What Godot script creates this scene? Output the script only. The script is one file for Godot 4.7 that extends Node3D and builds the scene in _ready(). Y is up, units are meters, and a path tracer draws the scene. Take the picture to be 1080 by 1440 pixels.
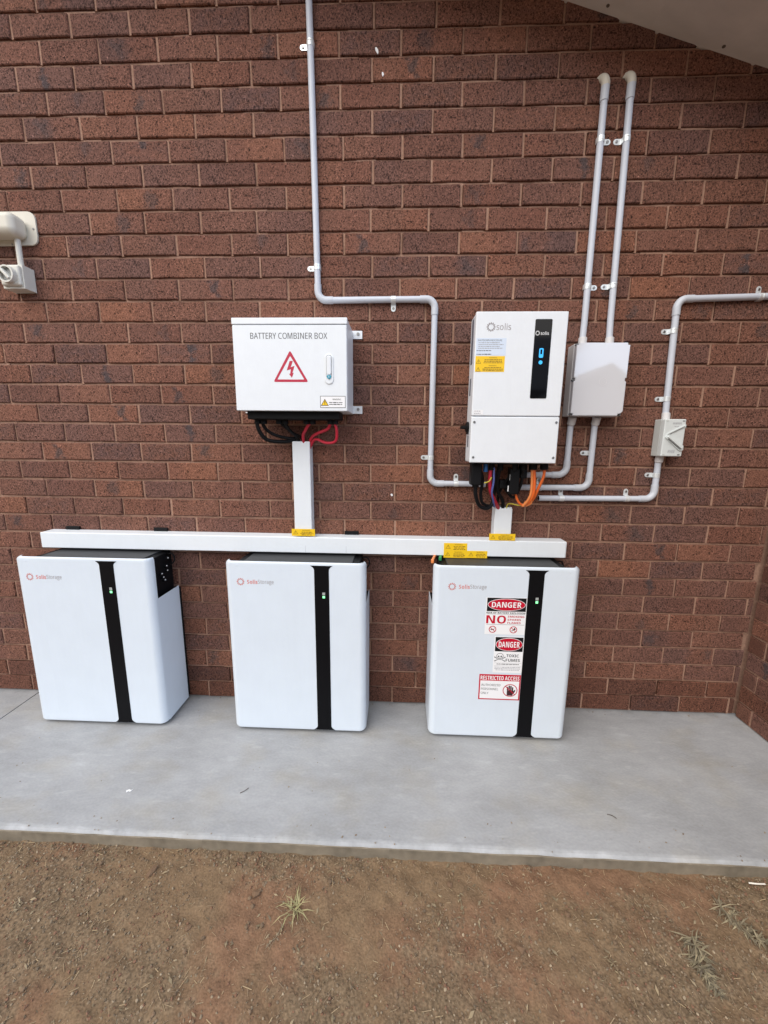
extends Node3D

var rng := RandomNumberGenerator.new()
var base := Vector3.ZERO          # origin of the thing that is being built; shapes are given in world metres
var M := {}
var CAM := Transform3D(Basis.from_euler(Vector3(-0.18, 0.0374, 0.0095)), Vector3(0.0112, 1.3035, 1.751))
var blockers: Array[AABB] = []

# ------------------------------------------------------------------ names and tags
func numbered(called: String) -> String:
	if not has_node(called): return called
	var i := 1
	while has_node("%s_%03d" % [called, i]): i += 1
	return "%s_%03d" % [called, i]

func thing(called: String, label: String, category: String, at: Vector3, group := "") -> Node3D:
	var o := Node3D.new()
	o.name = numbered(called)
	add_child(o)
	o.position = at
	base = at
	o.set_meta("label", label)
	o.set_meta("category", category)
	if group: o.set_meta("group", group)
	return o

func part(called: String, mesh: Mesh, m: Material, parent: Node3D, label := "") -> MeshInstance3D:
	var o := MeshInstance3D.new()
	o.name = called
	o.mesh = mesh
	o.material_override = m
	if parent == self:
		o.name = numbered(called)
	elif parent.get_parent() == self:
		var i := 1
		while parent.has_node(String(o.name)):
			o.name = "%s_%03d" % [called, i]
			i += 1
		o.position = -base if not parent is MeshInstance3D else Vector3.ZERO
	parent.add_child(o, true)
	if label: o.set_meta("label", label)
	return o

func solo(called: String, mesh: Mesh, m: Material, label: String, category: String, group := "") -> MeshInstance3D:
	var o := part(called, mesh, m, self)
	o.set_meta("label", label)
	o.set_meta("category", category)
	if group: o.set_meta("group", group)
	return o

func struct(called: String, mesh: Mesh, m: Material, kind := "structure") -> MeshInstance3D:
	var o := part(called, mesh, m, self)
	o.set_meta("kind", kind)
	return o

# ------------------------------------------------------------------ mesh helpers
func begin() -> SurfaceTool:
	var st := SurfaceTool.new()
	st.begin(Mesh.PRIMITIVE_TRIANGLES)
	return st

func tri(st: SurfaceTool, a: Vector3, b: Vector3, c: Vector3, na: Vector3, nb: Vector3, nc: Vector3, ua := Vector2.ZERO, ub := Vector2.ZERO, uc := Vector2.ZERO) -> void:
	if (b - a).cross(c - a).dot(na + nb + nc) > 0.0:
		var t := b; b = c; c = t
		t = nb; nb = nc; nc = t
		var u := ub; ub = uc; uc = u
	st.set_normal(na); st.set_uv(ua); st.add_vertex(a)
	st.set_normal(nb); st.set_uv(ub); st.add_vertex(b)
	st.set_normal(nc); st.set_uv(uc); st.add_vertex(c)

func flat(st: SurfaceTool, a: Vector3, b: Vector3, c: Vector3, toward: Vector3) -> void:
	var n := (b - a).cross(c - a).normalized()
	if n.dot(toward) < 0.0: n = -n
	tri(st, a, b, c, n, n, n)

func quad(st: SurfaceTool, a: Vector3, b: Vector3, c: Vector3, d: Vector3, toward: Vector3) -> void:
	flat(st, a, b, c, toward)
	flat(st, a, c, d, toward)

func add_box(st: SurfaceTool, lo: Vector3, hi: Vector3, r := 0.0015, seg := 1) -> void:
	var h := (hi - lo) * 0.5
	var c := (hi + lo) * 0.5
	r = minf(r, minf(h.x, minf(h.y, h.z)) * 0.98)
	var inner := h - Vector3(r, r, r)
	for axis in 3:
		var u := (axis + 1) % 3
		var v := (axis + 2) % 3
		var us := _steps(h[u], r, seg)
		var vs := _steps(h[v], r, seg)
		for s in [-1.0, 1.0]:
			var P := []
			var N := []
			for i in us.size():
				for j in vs.size():
					var q := Vector3.ZERO
					q[axis] = s * h[axis]; q[u] = us[i]; q[v] = vs[j]
					var k := q.clamp(-inner, inner)
					var n := q - k
					n = n.normalized() if n.length() > 1e-7 else Vector3.ZERO
					P.append(c + k + n * r); N.append(n)
			var w := vs.size()
			for i in us.size() - 1:
				for j in w - 1:
					var a := i * w + j
					tri(st, P[a], P[a + 1], P[a + w + 1], N[a], N[a + 1], N[a + w + 1])
					tri(st, P[a], P[a + w + 1], P[a + w], N[a], N[a + w + 1], N[a + w])

func _steps(h: float, r: float, seg: int) -> Array:
	var out := []
	for k in seg + 1: out.append(-h + r * (1.0 - cos(PI / 2 * k / seg)) if seg > 1 else -h + r * k)
	for k in seg + 1: out.append(h - r * (1.0 - cos(PI / 2 * (seg - k) / seg)) if seg > 1 else h - r * (seg - k))
	return out

func box(lo: Vector3, hi: Vector3, r := 0.0015, seg := 1) -> ArrayMesh:
	var st := begin()
	add_box(st, lo, hi, r, seg)
	return st.commit()

# a plate facing the viewer, from x0,y0 to x1,y1, whose face is at z
func plate(x0: float, y0: float, x1: float, y1: float, z: float, thick := 0.0005) -> ArrayMesh:
	return box(Vector3(x0, y0, z - thick), Vector3(x1, y1, z), minf(0.0002, thick * 0.4))

func add_tube(st: SurfaceTool, pts: Array, r: float, sides := 14, caps := true) -> void:
	var tang := []
	for i in pts.size():
		var a: Vector3 = pts[maxi(i - 1, 0)]
		var b: Vector3 = pts[mini(i + 1, pts.size() - 1)]
		tang.append((b - a).normalized())
	var side: Vector3 = (tang[0] as Vector3).cross(Vector3.UP if absf(tang[0].y) < 0.9 else Vector3.RIGHT).normalized()
	var rings := []
	for i in pts.size():
		var t: Vector3 = tang[i]
		side = (side - t * side.dot(t)).normalized()
		var up := t.cross(side)
		var ring := []
		for k in sides:
			var a := TAU * k / sides
			ring.append(side * cos(a) + up * sin(a))
		rings.append(ring)
	for i in pts.size() - 1:
		var p: Vector3 = pts[i]
		var q: Vector3 = pts[i + 1]
		for k in sides:
			var l := (k + 1) % sides
			var a: Vector3 = rings[i][k]
			var b: Vector3 = rings[i][l]
			var c: Vector3 = rings[i + 1][l]
			var d: Vector3 = rings[i + 1][k]
			tri(st, p + a * r, p + b * r, q + c * r, a, b, c)
			tri(st, p + a * r, q + c * r, q + d * r, a, c, d)
	if caps:
		for e in [[0, -1.0], [pts.size() - 1, 1.0]]:
			var o: Vector3 = pts[e[0]]
			var n: Vector3 = tang[e[0]] * e[1]
			for k in sides:
				tri(st, o, o + rings[e[0]][k] * r, o + rings[e[0]][(k + 1) % sides] * r, n, n, n)

func tube(pts: Array, r: float, sides := 14, caps := true) -> ArrayMesh:
	var st := begin()
	add_tube(st, pts, r, sides, caps)
	return st.commit()

func cyl(a: Vector3, b: Vector3, r: float, sides := 18) -> ArrayMesh:
	var st := begin()
	var n := (b - a).normalized()
	var bev := minf(r * 0.12, (b - a).length() * 0.3)
	var s := n.cross(Vector3.UP if absf(n.y) < 0.9 else Vector3.RIGHT).normalized()
	var u := n.cross(s)
	for k in sides:
		var d0 := s * cos(TAU * k / sides) + u * sin(TAU * k / sides)
		var d1 := s * cos(TAU * (k + 1) / sides) + u * sin(TAU * (k + 1) / sides)
		var p := a + n * bev
		var q := b - n * bev
		tri(st, p + d0 * r, p + d1 * r, q + d1 * r, d0, d1, d1)
		tri(st, p + d0 * r, q + d1 * r, q + d0 * r, d0, d1, d0)
		for e in [[a, p, -n], [b, q, n]]:
			var nn: Vector3 = e[2]
			var m0 := (d0 + nn).normalized()
			var m1 := (d1 + nn).normalized()
			tri(st, e[0] + d0 * (r - bev), e[0] + d1 * (r - bev), e[1] + d1 * r, m0, m1, m1)
			tri(st, e[0] + d0 * (r - bev), e[1] + d1 * r, e[1] + d0 * r, m0, m1, m0)
			tri(st, e[0], e[0] + d0 * (r - bev), e[0] + d1 * (r - bev), nn, nn, nn)
	return st.commit()

# smooth curve through points
func curve(pts: Array, per := 8) -> Array:
	var out := []
	for i in pts.size() - 1:
		var a: Vector3 = pts[maxi(i - 1, 0)]
		var b: Vector3 = pts[i]
		var c: Vector3 = pts[i + 1]
		var d: Vector3 = pts[mini(i + 2, pts.size() - 1)]
		for k in per: out.append(b.cubic_interpolate(c, a, d, float(k) / per))
	out.append(pts[-1])
	return out

# quarter bend from a through corner k to b
func bend(a: Vector3, k: Vector3, b: Vector3, n := 8) -> Array:
	var out := []
	for i in n + 1:
		var t := float(i) / n * PI / 2
		out.append(k + (a - k) * (1.0 - sin(t)) + (b - k) * (1.0 - cos(t)))
	return out

# flat figure facing +z from a 2D outline
func add_fig(st: SurfaceTool, pts: PackedVector2Array, z: float, thick := 0.0003) -> void:
	var idx := Geometry2D.triangulate_polygon(pts)
	for i in range(0, idx.size(), 3):
		var a := pts[idx[i]]
		var b := pts[idx[i + 1]]
		var c := pts[idx[i + 2]]
		flat(st, Vector3(a.x, a.y, z), Vector3(b.x, b.y, z), Vector3(c.x, c.y, z), Vector3.BACK)
	for i in pts.size():
		var a := pts[i]
		var b := pts[(i + 1) % pts.size()]
		quad(st, Vector3(a.x, a.y, z), Vector3(b.x, b.y, z), Vector3(b.x, b.y, z - thick), Vector3(a.x, a.y, z - thick), Vector3(b.y - a.y, a.x - b.x, 0) * (1.0 if not Geometry2D.is_polygon_clockwise(pts) else -1.0))

func fig(pts: PackedVector2Array, z: float, thick := 0.0003) -> ArrayMesh:
	var st := begin()
	add_fig(st, pts, z, thick)
	return st.commit()

func oval(cx: float, cy: float, rx: float, ry: float, n := 28) -> PackedVector2Array:
	var out := PackedVector2Array()
	for k in n: out.append(Vector2(cx + rx * cos(TAU * k / n), cy + ry * sin(TAU * k / n)))
	return out

func add_loop(st: SurfaceTool, outer: PackedVector2Array, inner: PackedVector2Array, z: float) -> void:
	var n := outer.size()
	for k in n:
		var l := (k + 1) % n
		quad(st, Vector3(outer[k].x, outer[k].y, z), Vector3(outer[l].x, outer[l].y, z), Vector3(inner[l].x, inner[l].y, z), Vector3(inner[k].x, inner[k].y, z), Vector3.BACK)

func add_bar(st: SurfaceTool, a: Vector2, b: Vector2, w: float, z: float) -> void:
	var d := (b - a).normalized().orthogonal() * w * 0.5
	quad(st, Vector3(a.x + d.x, a.y + d.y, z), Vector3(b.x + d.x, b.y + d.y, z), Vector3(b.x - d.x, b.y - d.y, z), Vector3(a.x - d.x, a.y - d.y, z), Vector3.BACK)

func letters(parent: Node3D, s: String, cx: float, cy: float, z: float, w: float, h: float, m: Material, bold := false) -> MeshInstance3D:
	var t := TextMesh.new()
	var f := SystemFont.new()
	f.font_names = PackedStringArray(["Droid Sans"])
	f.font_weight = 700 if bold else 400
	t.font = f
	t.font_size = 32
	t.pixel_size = 0.001
	t.curve_step = 3.0
	t.depth = 0.0
	t.text = s
	var a := t.get_aabb()
	var o := part("lettering", t, m, parent)
	var sx := w / maxf(a.size.x, 1e-5)
	var sy := h / maxf(a.size.y, 1e-5) if h > 0.0 else sx
	o.scale = Vector3(sx, sy, 1)
	var c := a.get_center()
	o.position += Vector3(cx - c.x * sx, cy - c.y * sy, z)
	return o

# rows of tiny print, too small to read
func print_rows(x0: float, x1: float, ys: Array, h: float, z: float, sd: int, centred := false) -> ArrayMesh:
	var r := RandomNumberGenerator.new()
	r.seed = sd
	var st := begin()
	for y in ys:
		var cut := r.randf_range(0.0, 0.22) * (x1 - x0)
		var x := x0 + (cut * 0.5 if centred else 0.0)
		var e := x1 - (cut * 0.5 if centred else cut)
		while x < e:
			var w := minf(h * r.randf_range(0.9, 3.6), e - x)
			add_bar(st, Vector2(x, y), Vector2(x + w, y), h * r.randf_range(0.55, 0.9), z)
			x += w + h * r.randf_range(0.35, 0.6)
	return st.commit()

# ------------------------------------------------------------------ materials
func mat(c: Color, rough := 0.6, metal := 0.0, spec := 0.5) -> StandardMaterial3D:   # c: linear base colour
	var m := StandardMaterial3D.new()
	m.albedo_color = Color(c.r, c.g, c.b).linear_to_srgb()
	m.roughness = rough
	m.metallic = metal
	m.metallic_specular = spec
	return m

func noise(sd: int, freq: float, oct := 4, kind := FastNoiseLite.TYPE_SIMPLEX_SMOOTH) -> FastNoiseLite:
	var n := FastNoiseLite.new()
	n.seed = sd
	n.noise_type = kind
	n.frequency = freq
	n.fractal_octaves = oct
	return n

func byte_image(w: int, h: int, f: Callable) -> Image:       # f(x, y) gives a linear colour
	var d := PackedByteArray()
	d.resize(w * h * 3)
	var k := 0
	for y in h:
		for x in w:
			var c: Color = f.call(x, y).linear_to_srgb()
			d[k] = clampi(int(c.r * 255.0), 0, 255)
			d[k + 1] = clampi(int(c.g * 255.0), 0, 255)
			d[k + 2] = clampi(int(c.b * 255.0), 0, 255)
			k += 3
	return Image.create_from_data(w, h, false, Image.FORMAT_RGB8, d)

func relief(w: int, h: int, strength: float, f: Callable) -> ImageTexture:
	var im := Image.create(w, h, false, Image.FORMAT_RGBA8)
	for y in h:
		for x in w:
			var v: float = f.call(x, y)
			im.set_pixel(x, y, Color(v, v, v))
	im.bump_map_to_normal_map(strength)
	return ImageTexture.create_from_image(im)

func wear(m: StandardMaterial3D, soft: Texture2D, bumps: Texture2D, scale: float, bump_scale: float, depth: float) -> StandardMaterial3D:
	m.uv1_triplanar = true
	m.uv1_world_triplanar = true
	m.uv1_scale = Vector3.ONE * scale
	if soft: m.albedo_texture = soft
	if bumps:
		m.normal_enabled = true
		m.normal_texture = bumps
		m.normal_scale = depth
	return m

func make_materials() -> void:
	var g := noise(5, 0.02, 5)
	var smudge := ImageTexture.create_from_image(byte_image(256, 256, func(x, y):
		var v := 0.965 + 0.022 * g.get_noise_2d(x, y) + 0.012 * g.get_noise_2d(x * 6.0, y * 0.8 + 300)
		return Color(v, v, v * 0.995)))
	var g2 := noise(8, 0.09, 3)
	var peel := relief(256, 256, 1.2, func(x, y): return 0.5 + 0.4 * g2.get_noise_2d(x, y))
	M.white = wear(mat(Color(0.77, 0.80, 0.84), 0.36), smudge, peel, 2.3, 1, 0.12)
	M.steel_white = wear(mat(Color(0.77, 0.805, 0.845), 0.36), smudge, peel, 3.1, 1, 0.1)
	M.battery = wear(mat(Color(0.67, 0.735, 0.81), 0.33), smudge, peel, 1.3, 1, 0.08)
	M.trunk = wear(mat(Color(0.76, 0.80, 0.84), 0.45), smudge, peel, 1.7, 1, 0.08)
	M.conduit = wear(mat(Color(0.57, 0.605, 0.68), 0.42), smudge, peel, 6.0, 1, 0.1)
	M.socket = wear(mat(Color(0.55, 0.58, 0.64), 0.45), smudge, peel, 5.0, 1, 0.1)
	M.cream = wear(mat(Color(0.66, 0.62, 0.53), 0.5), smudge, peel, 5.0, 1, 0.1)
	M.cream_pale = wear(mat(Color(0.64, 0.62, 0.56), 0.5), smudge, peel, 5.0, 1, 0.1)
	M.junction = wear(mat(Color(0.66, 0.65, 0.66), 0.5), smudge, peel, 5.0, 1, 0.1)
	M.lid = mat(Color(0.66, 0.665, 0.70), 0.04, 0.0, 0.75)
	M.iso = wear(mat(Color(0.55, 0.575, 0.56), 0.45), smudge, peel, 5.0, 1, 0.1)
	M.iso_face = wear(mat(Color(0.66, 0.70, 0.70), 0.45), smudge, peel, 5.0, 1, 0.1)
	M.groove = mat(Color(0.16, 0.165, 0.17), 0.7)
	M.black = mat(Color(0.005, 0.005, 0.006), 0.55, 0.0, 0.3)
	M.gloss = mat(Color(0.004, 0.004, 0.005), 0.05, 0.0, 0.5)
	M.stripe = mat(Color(0.004, 0.004, 0.005), 0.4, 0.0, 0.25)
	M.top_grey = wear(mat(Color(0.04, 0.042, 0.045), 0.55), smudge, null, 5.0, 1, 0.1)
	M.rubber = mat(Color(0.006, 0.006, 0.007), 0.5, 0.0, 0.3)
	M.red_cable = mat(Color(0.46, 0.012, 0.035), 0.45)
	M.orange_cable = mat(Color(0.75, 0.14, 0.02), 0.45)
	M.orange_pale = mat(Color(0.78, 0.25, 0.07), 0.45)
	M.blue = mat(Color(0.02, 0.16, 0.48), 0.4)
	M.blue_cable = mat(Color(0.10, 0.13, 0.38), 0.45)
	M.green_yellow = mat(Color(0.55, 0.45, 0.04), 0.45)
	M.green = mat(Color(0.03, 0.25, 0.08), 0.45)
	M.zinc = mat(Color(0.80, 0.84, 0.86), 0.3, 0.4)
	M.screw = mat(Color(0.33, 0.33, 0.33), 0.35, 1.0)
	M.label_yellow = mat(Color(0.85, 0.54, 0.01), 0.5)
	M.label_white = mat(Color(0.82, 0.82, 0.83), 0.5)
	M.label_blue = mat(Color(0.62, 0.70, 0.82), 0.5)
	M.ink = mat(Color(0.008, 0.008, 0.009), 0.6, 0.0, 0.3)
	M.ink_grey = mat(Color(0.07, 0.073, 0.08), 0.6)
	M.ink_faint = mat(Color(0.33, 0.33, 0.36), 0.6)
	M.ink_brown = mat(Color(0.24, 0.14, 0.01), 0.6)
	M.red = mat(Color(0.50, 0.006, 0.028), 0.5, 0.0, 0.3)
	M.logo_red = mat(Color(0.62, 0.20, 0.18), 0.5)
	M.logo_grey = mat(Color(0.33, 0.30, 0.31), 0.5)
	M.vent = mat(Color(0.12, 0.12, 0.15), 0.7)
	M.cyan = mat(Color(0.05, 0.45, 0.80), 0.4)
	M.cyan.emission_enabled = true
	M.cyan.emission = Color(0.12, 0.62, 1.0)
	M.cyan.emission_energy_multiplier = 0.16
	M.led = mat(Color(0.3, 0.8, 0.4), 0.4)
	M.led.emission_enabled = true
	M.led.emission = Color(0.45, 1.0, 0.6)
	M.led.emission_energy_multiplier = 0.4
	M.lens = mat(Color(0.35, 0.37, 0.36), 0.3)
	M.lock = mat(Color(0.03, 0.30, 0.42), 0.35)
	var sf := noise(31, 0.012, 5)
	M.soffit = wear(mat(Color(0.68, 0.62, 0.57), 0.75), ImageTexture.create_from_image(byte_image(256, 256, func(x, y):
		var v := 0.9 + 0.16 * sf.get_noise_2d(x, y * 3.0)
		return Color(v, v, v))), peel, 1.1, 1, 0.2)
	M.straw = mat(Color(0.48, 0.36, 0.2), 0.85)
	M.straw.vertex_color_use_as_albedo = true
	M.tint = mat(Color(1, 1, 1), 0.95)
	M.tint.vertex_color_use_as_albedo = true

# ------------------------------------------------------------------ bricks
var brick_mats := []       # [style][tint]
var brick_meshes := []
var spots := [Vector2(-1.45, 2.55), Vector2(-1.34, 2.54), Vector2(-0.97, 2.54), Vector2(-0.87, 2.54), Vector2(-0.69, 2.55), Vector2(-1.30, 2.63), Vector2(-1.24, 2.63), Vector2(-1.04, 2.64),
	Vector2(-1.29, 2.46), Vector2(-1.57, 2.37), Vector2(-1.03, 2.28), Vector2(-1.15, 2.19), Vector2(-1.33, 2.12), Vector2(-1.38, 2.02), Vector2(-0.79, 1.94), Vector2(-1.10, 2.79), Vector2(0.09, 2.80),
	Vector2(0.16, 2.79), Vector2(-0.18, 2.55), Vector2(-0.15, 2.45), Vector2(-0.18, 2.37), Vector2(0.31, 2.29), Vector2(0.28, 2.20), Vector2(-0.15, 2.11), Vector2(-0.05, 2.12), Vector2(0.28, 2.04),
	Vector2(-1.60, 1.76), Vector2(-1.02, 1.76), Vector2(-0.91, 1.67), Vector2(-1.68, 1.68), Vector2(-1.29, 1.60), Vector2(-0.80, 1.59), Vector2(-0.98, 1.51), Vector2(-1.25, 1.42), Vector2(-0.94, 1.34),
	Vector2(-1.58, 1.25), Vector2(-0.89, 1.25), Vector2(-1.46, 1.16), Vector2(-1.29, 1.08), Vector2(-0.91, 1.07), Vector2(0.97, 2.38), Vector2(1.16, 2.37), Vector2(1.24, 2.37), Vector2(1.33, 2.30),
	Vector2(0.93, 2.20), Vector2(1.00, 2.20), Vector2(0.95, 1.85), Vector2(1.23, 1.85), Vector2(1.37, 1.51), Vector2(1.35, 1.33), Vector2(0.99, 1.26), Vector2(0.98, 0.98), Vector2(1.10, 0.91),
	Vector2(1.02, 0.74), Vector2(1.12, 0.74), Vector2(1.18, 0.47), Vector2(1.24, 0.39), Vector2(1.34, 0.40)]

func make_brick_looks() -> void:
	var W := 208
	var H := 70
	var fine := noise(101, 0.32, 2)
	var mid := noise(102, 0.10, 3)
	var broad := noise(103, 0.018, 3)
	var pits := noise(104, 0.22, 2)
	# every style gets its own scatter of pits, dark iron specks and pale grains
	var specks := []
	var depths := []
	for s in 24:
		var r0 := RandomNumberGenerator.new()
		r0.seed = 5000 + s
		var sp := PackedFloat32Array()
		sp.resize(W * H)
		sp.fill(1.0)
		var dp := PackedFloat32Array()
		dp.resize(W * H)
		dp.fill(0.6)
		var n_dark := r0.randi_range(620, 1050)
		for i in n_dark + 420:
			var dark := i < n_dark
			var cx := r0.randf() * W
			var cy := r0.randf() * H
			var rx := r0.randf_range(0.8, 2.2) * (1.0 if r0.randf() < 0.8 else 1.6)
			var ry := rx * r0.randf_range(0.6, 1.5)
			var k := r0.randf_range(0.34, 0.78) if dark else r0.randf_range(1.15, 1.5)
			for y in range(maxi(0, int(cy - ry)), mini(H, int(cy + ry) + 2)):
				for x in range(maxi(0, int(cx - rx)), mini(W, int(cx + rx) + 2)):
					var e := 1.0 - Vector2((x - cx) / rx, (y - cy) / ry).length_squared()
					if e > 0.0:
						sp[y * W + x] *= lerpf(1.0, k, minf(1.0, e * 1.6))
						dp[y * W + x] += (-0.45 if dark else 0.2) * minf(1.0, e * 1.5)
		specks.append(sp)
		depths.append(dp)
	var normals := []
	for k in 4:
		normals.append(relief(W, H, 2.6, func(x, y):
			return clampf(depths[k * 3][y * W + x] * 0.8 + 0.16 * mid.get_noise_2d(x + k * 400, y) + 0.08 * fine.get_noise_2d(x * 1.5 + k * 700, y * 1.5), 0, 1)))
	# styles 0-9 plain to half-flashed; 10-17 with a burnt blue-grey spot at a place along the brick
	for s in 24:
		var r := RandomNumberGenerator.new()
		r.seed = 900 + s
		var red := Color(0.275, 0.126, 0.090).lerp(Color(0.225, 0.114, 0.090), r.randf())
		var other := Color(0.30, 0.138, 0.094).lerp(Color(0.185, 0.104, 0.092), r.randf())
		var split := r.randf_range(0.3, 0.7)
		var edge := r.randf_range(0.02, 0.2)
		var has_split := r.randf() < 0.55
		var at: float = [0.16, 0.32, 0.5, 0.68, 0.84, 0.3, 0.6, 0.45, 0.22, 0.76, 0.38, 0.55, 0.65, 0.12][s - 10] if s >= 10 else -1.0
		var reach := r.randf_range(0.07, 0.20)
		var tall := r.randf_range(0.34, 0.75)
		var off := r.randf_range(-0.22, 0.22)
		var hard := r.randf_range(0.35, 0.9)
		var im := byte_image(W, H, func(x, y):
			var u := float(x) / W
			var o := s * 977.0
			var b := broad.get_noise_2d(x + o, y * 2.0)
			var t := smoothstep(split - edge, split + edge, u + 0.1 * b) if has_split else clampf(0.5 + 0.9 * b, 0, 1)
			var c := red.lerp(other, t)
			if at >= 0.0:
				var d := Vector2((u - at) / reach, (float(y) / H - 0.5 + off) / tall).length()
				d += 0.9 * broad.get_noise_2d(x * 1.6 + o, y * 1.6) + 0.55 * fine.get_noise_2d(x * 0.8 + o, y * 0.8)
				c = c.lerp(Color(0.085, 0.078, 0.085), (1.0 - smoothstep(0.3, 1.05, d)) * hard)
			var f := fine.get_noise_2d(x * 2.0 + o, y * 1.6)
			var v: float = (1.19 + 0.16 * f + 0.24 * mid.get_noise_2d(x + o, y)) * specks[s][y * W + x]
			return Color(c.r * v, c.g * v, c.b * v))
		var tex := ImageTexture.create_from_image(im)
		var row := []
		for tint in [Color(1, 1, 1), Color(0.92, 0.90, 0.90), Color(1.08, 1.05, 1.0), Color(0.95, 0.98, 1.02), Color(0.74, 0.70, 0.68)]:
			var m := mat(Color(0.605, 0.595, 0.58) * tint, 0.9, 0.0, 0.3)
			m.albedo_texture = tex
			m.normal_enabled = true
			m.normal_texture = normals[s % 4]
			m.normal_scale = 0.65
			row.append(m)
		brick_mats.append(row)
	for k in 6:
		brick_meshes.append(brick_shape(400 + k))

const BW := 0.2262
const BH := 0.0762
func brick_shape(sd: int) -> ArrayMesh:
	var r := RandomNumberGenerator.new()
	r.seed = sd
	var rim := []
	var hw := BW / 2
	var hh := BH / 2
	for p in [Vector2(-1, -1), Vector2(-0.35, -1), Vector2(0.4, -1), Vector2(1, -1), Vector2(1, 1), Vector2(0.3, 1), Vector2(-0.45, 1), Vector2(-1, 1)]:
		rim.append(Vector2(p.x * hw + r.randf_range(-0.0016, 0.0016), p.y * hh + r.randf_range(-0.0014, 0.0014)))
	var st := begin()
	var f := []
	var e := []
	var k := []
	for p in rim:
		var q: Vector2 = p - Vector2(signf(p.x) * (0.0028 if absf(p.x) > hw * 0.9 else 0.0), signf(p.y) * r.randf_range(0.0018, 0.0036))
		f.append(Vector3(q.x, q.y, r.randf_range(-0.0006, 0.0006)))
		e.append(Vector3(p.x, p.y, -0.0028 - r.randf_range(0.0, 0.001)))
		k.append(Vector3(p.x, p.y, -0.03))
	var uv := func(p: Vector3) -> Vector2: return Vector2(0.5 + p.x / BW * 0.99, 0.5 - p.y / BH * 0.97)
	var B := Vector3.BACK
	for i in [[0, 1, 7], [1, 6, 7], [1, 2, 6], [2, 5, 6], [2, 3, 5], [3, 4, 5]]:
		tri(st, f[i[0]], f[i[1]], f[i[2]], B, B, B, uv.call(f[i[0]]), uv.call(f[i[1]]), uv.call(f[i[2]]))
	for i in 8:
		var j := (i + 1) % 8
		var out: Vector3 = (e[i] + e[j])
		out = Vector3(0, signf(out.y), 0) if absf(e[i].y - e[j].y) < 0.03 else Vector3(signf(out.x), 0, 0)
		var n := (out + B).normalized()
		tri(st, f[i], f[j], e[j], n, n, n, uv.call(f[i]), uv.call(f[j]), uv.call(e[j]))
		tri(st, f[i], e[j], e[i], n, n, n, uv.call(f[i]), uv.call(e[j]), uv.call(e[i]))
		var deep := Vector2(0, -0.3) if out.y != 0 else Vector2(-0.1, 0) * out.x
		tri(st, e[i], e[j], k[j], out, out, out, uv.call(e[i]), uv.call(e[j]), uv.call(e[j]) - deep)
		tri(st, e[i], k[j], k[i], out, out, out, uv.call(e[i]), uv.call(e[j]) - deep, uv.call(e[i]) - deep)
	st.generate_tangents()
	return st.commit()

func seen_share(t: Transform3D, w: float) -> float:
	# how much of a brick's face the camera sees, in square pixels
	var inv := CAM.affine_inverse()
	var f := 0.5 / tan(deg_to_rad(106.14) / 2)
	var c := []
	for q in [Vector3(-w / 2, -BH / 2, 0), Vector3(w / 2, -BH / 2, 0), Vector3(w / 2, BH / 2, 0), Vector3(-w / 2, BH / 2, 0)]:
		var p: Vector3 = inv * (t * q)
		if p.z > -0.05: return 0.0
		c.append(Vector2(0.375 + f * p.x / -p.z, 0.5 - f * p.y / -p.z) * 1024.0)
	var area := 0.0
	for i in 4: area += (c[i] as Vector2).cross(c[(i + 1) % 4]) * 0.5
	var ok := 0.0
	for i in 5:
		for j in 3:
			var at := t * Vector3((i / 4.0 - 0.5) * w * 0.95, (j / 2.0 - 0.5) * BH * 0.9, 0)
			var p: Vector3 = inv * at
			var s := Vector2(0.375 + f * p.x / -p.z, 0.5 - f * p.y / -p.z)
			if s.x < 0 or s.x > 0.75 or s.y < 0 or s.y > 1: continue
			var hit := false
			for b in blockers:
				if b.intersects_segment(CAM.origin, at + (CAM.origin - at) * 0.01) != null:
					hit = true
					break
			if not hit: ok += 1.0
	return absf(area) * ok / 15.0

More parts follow.
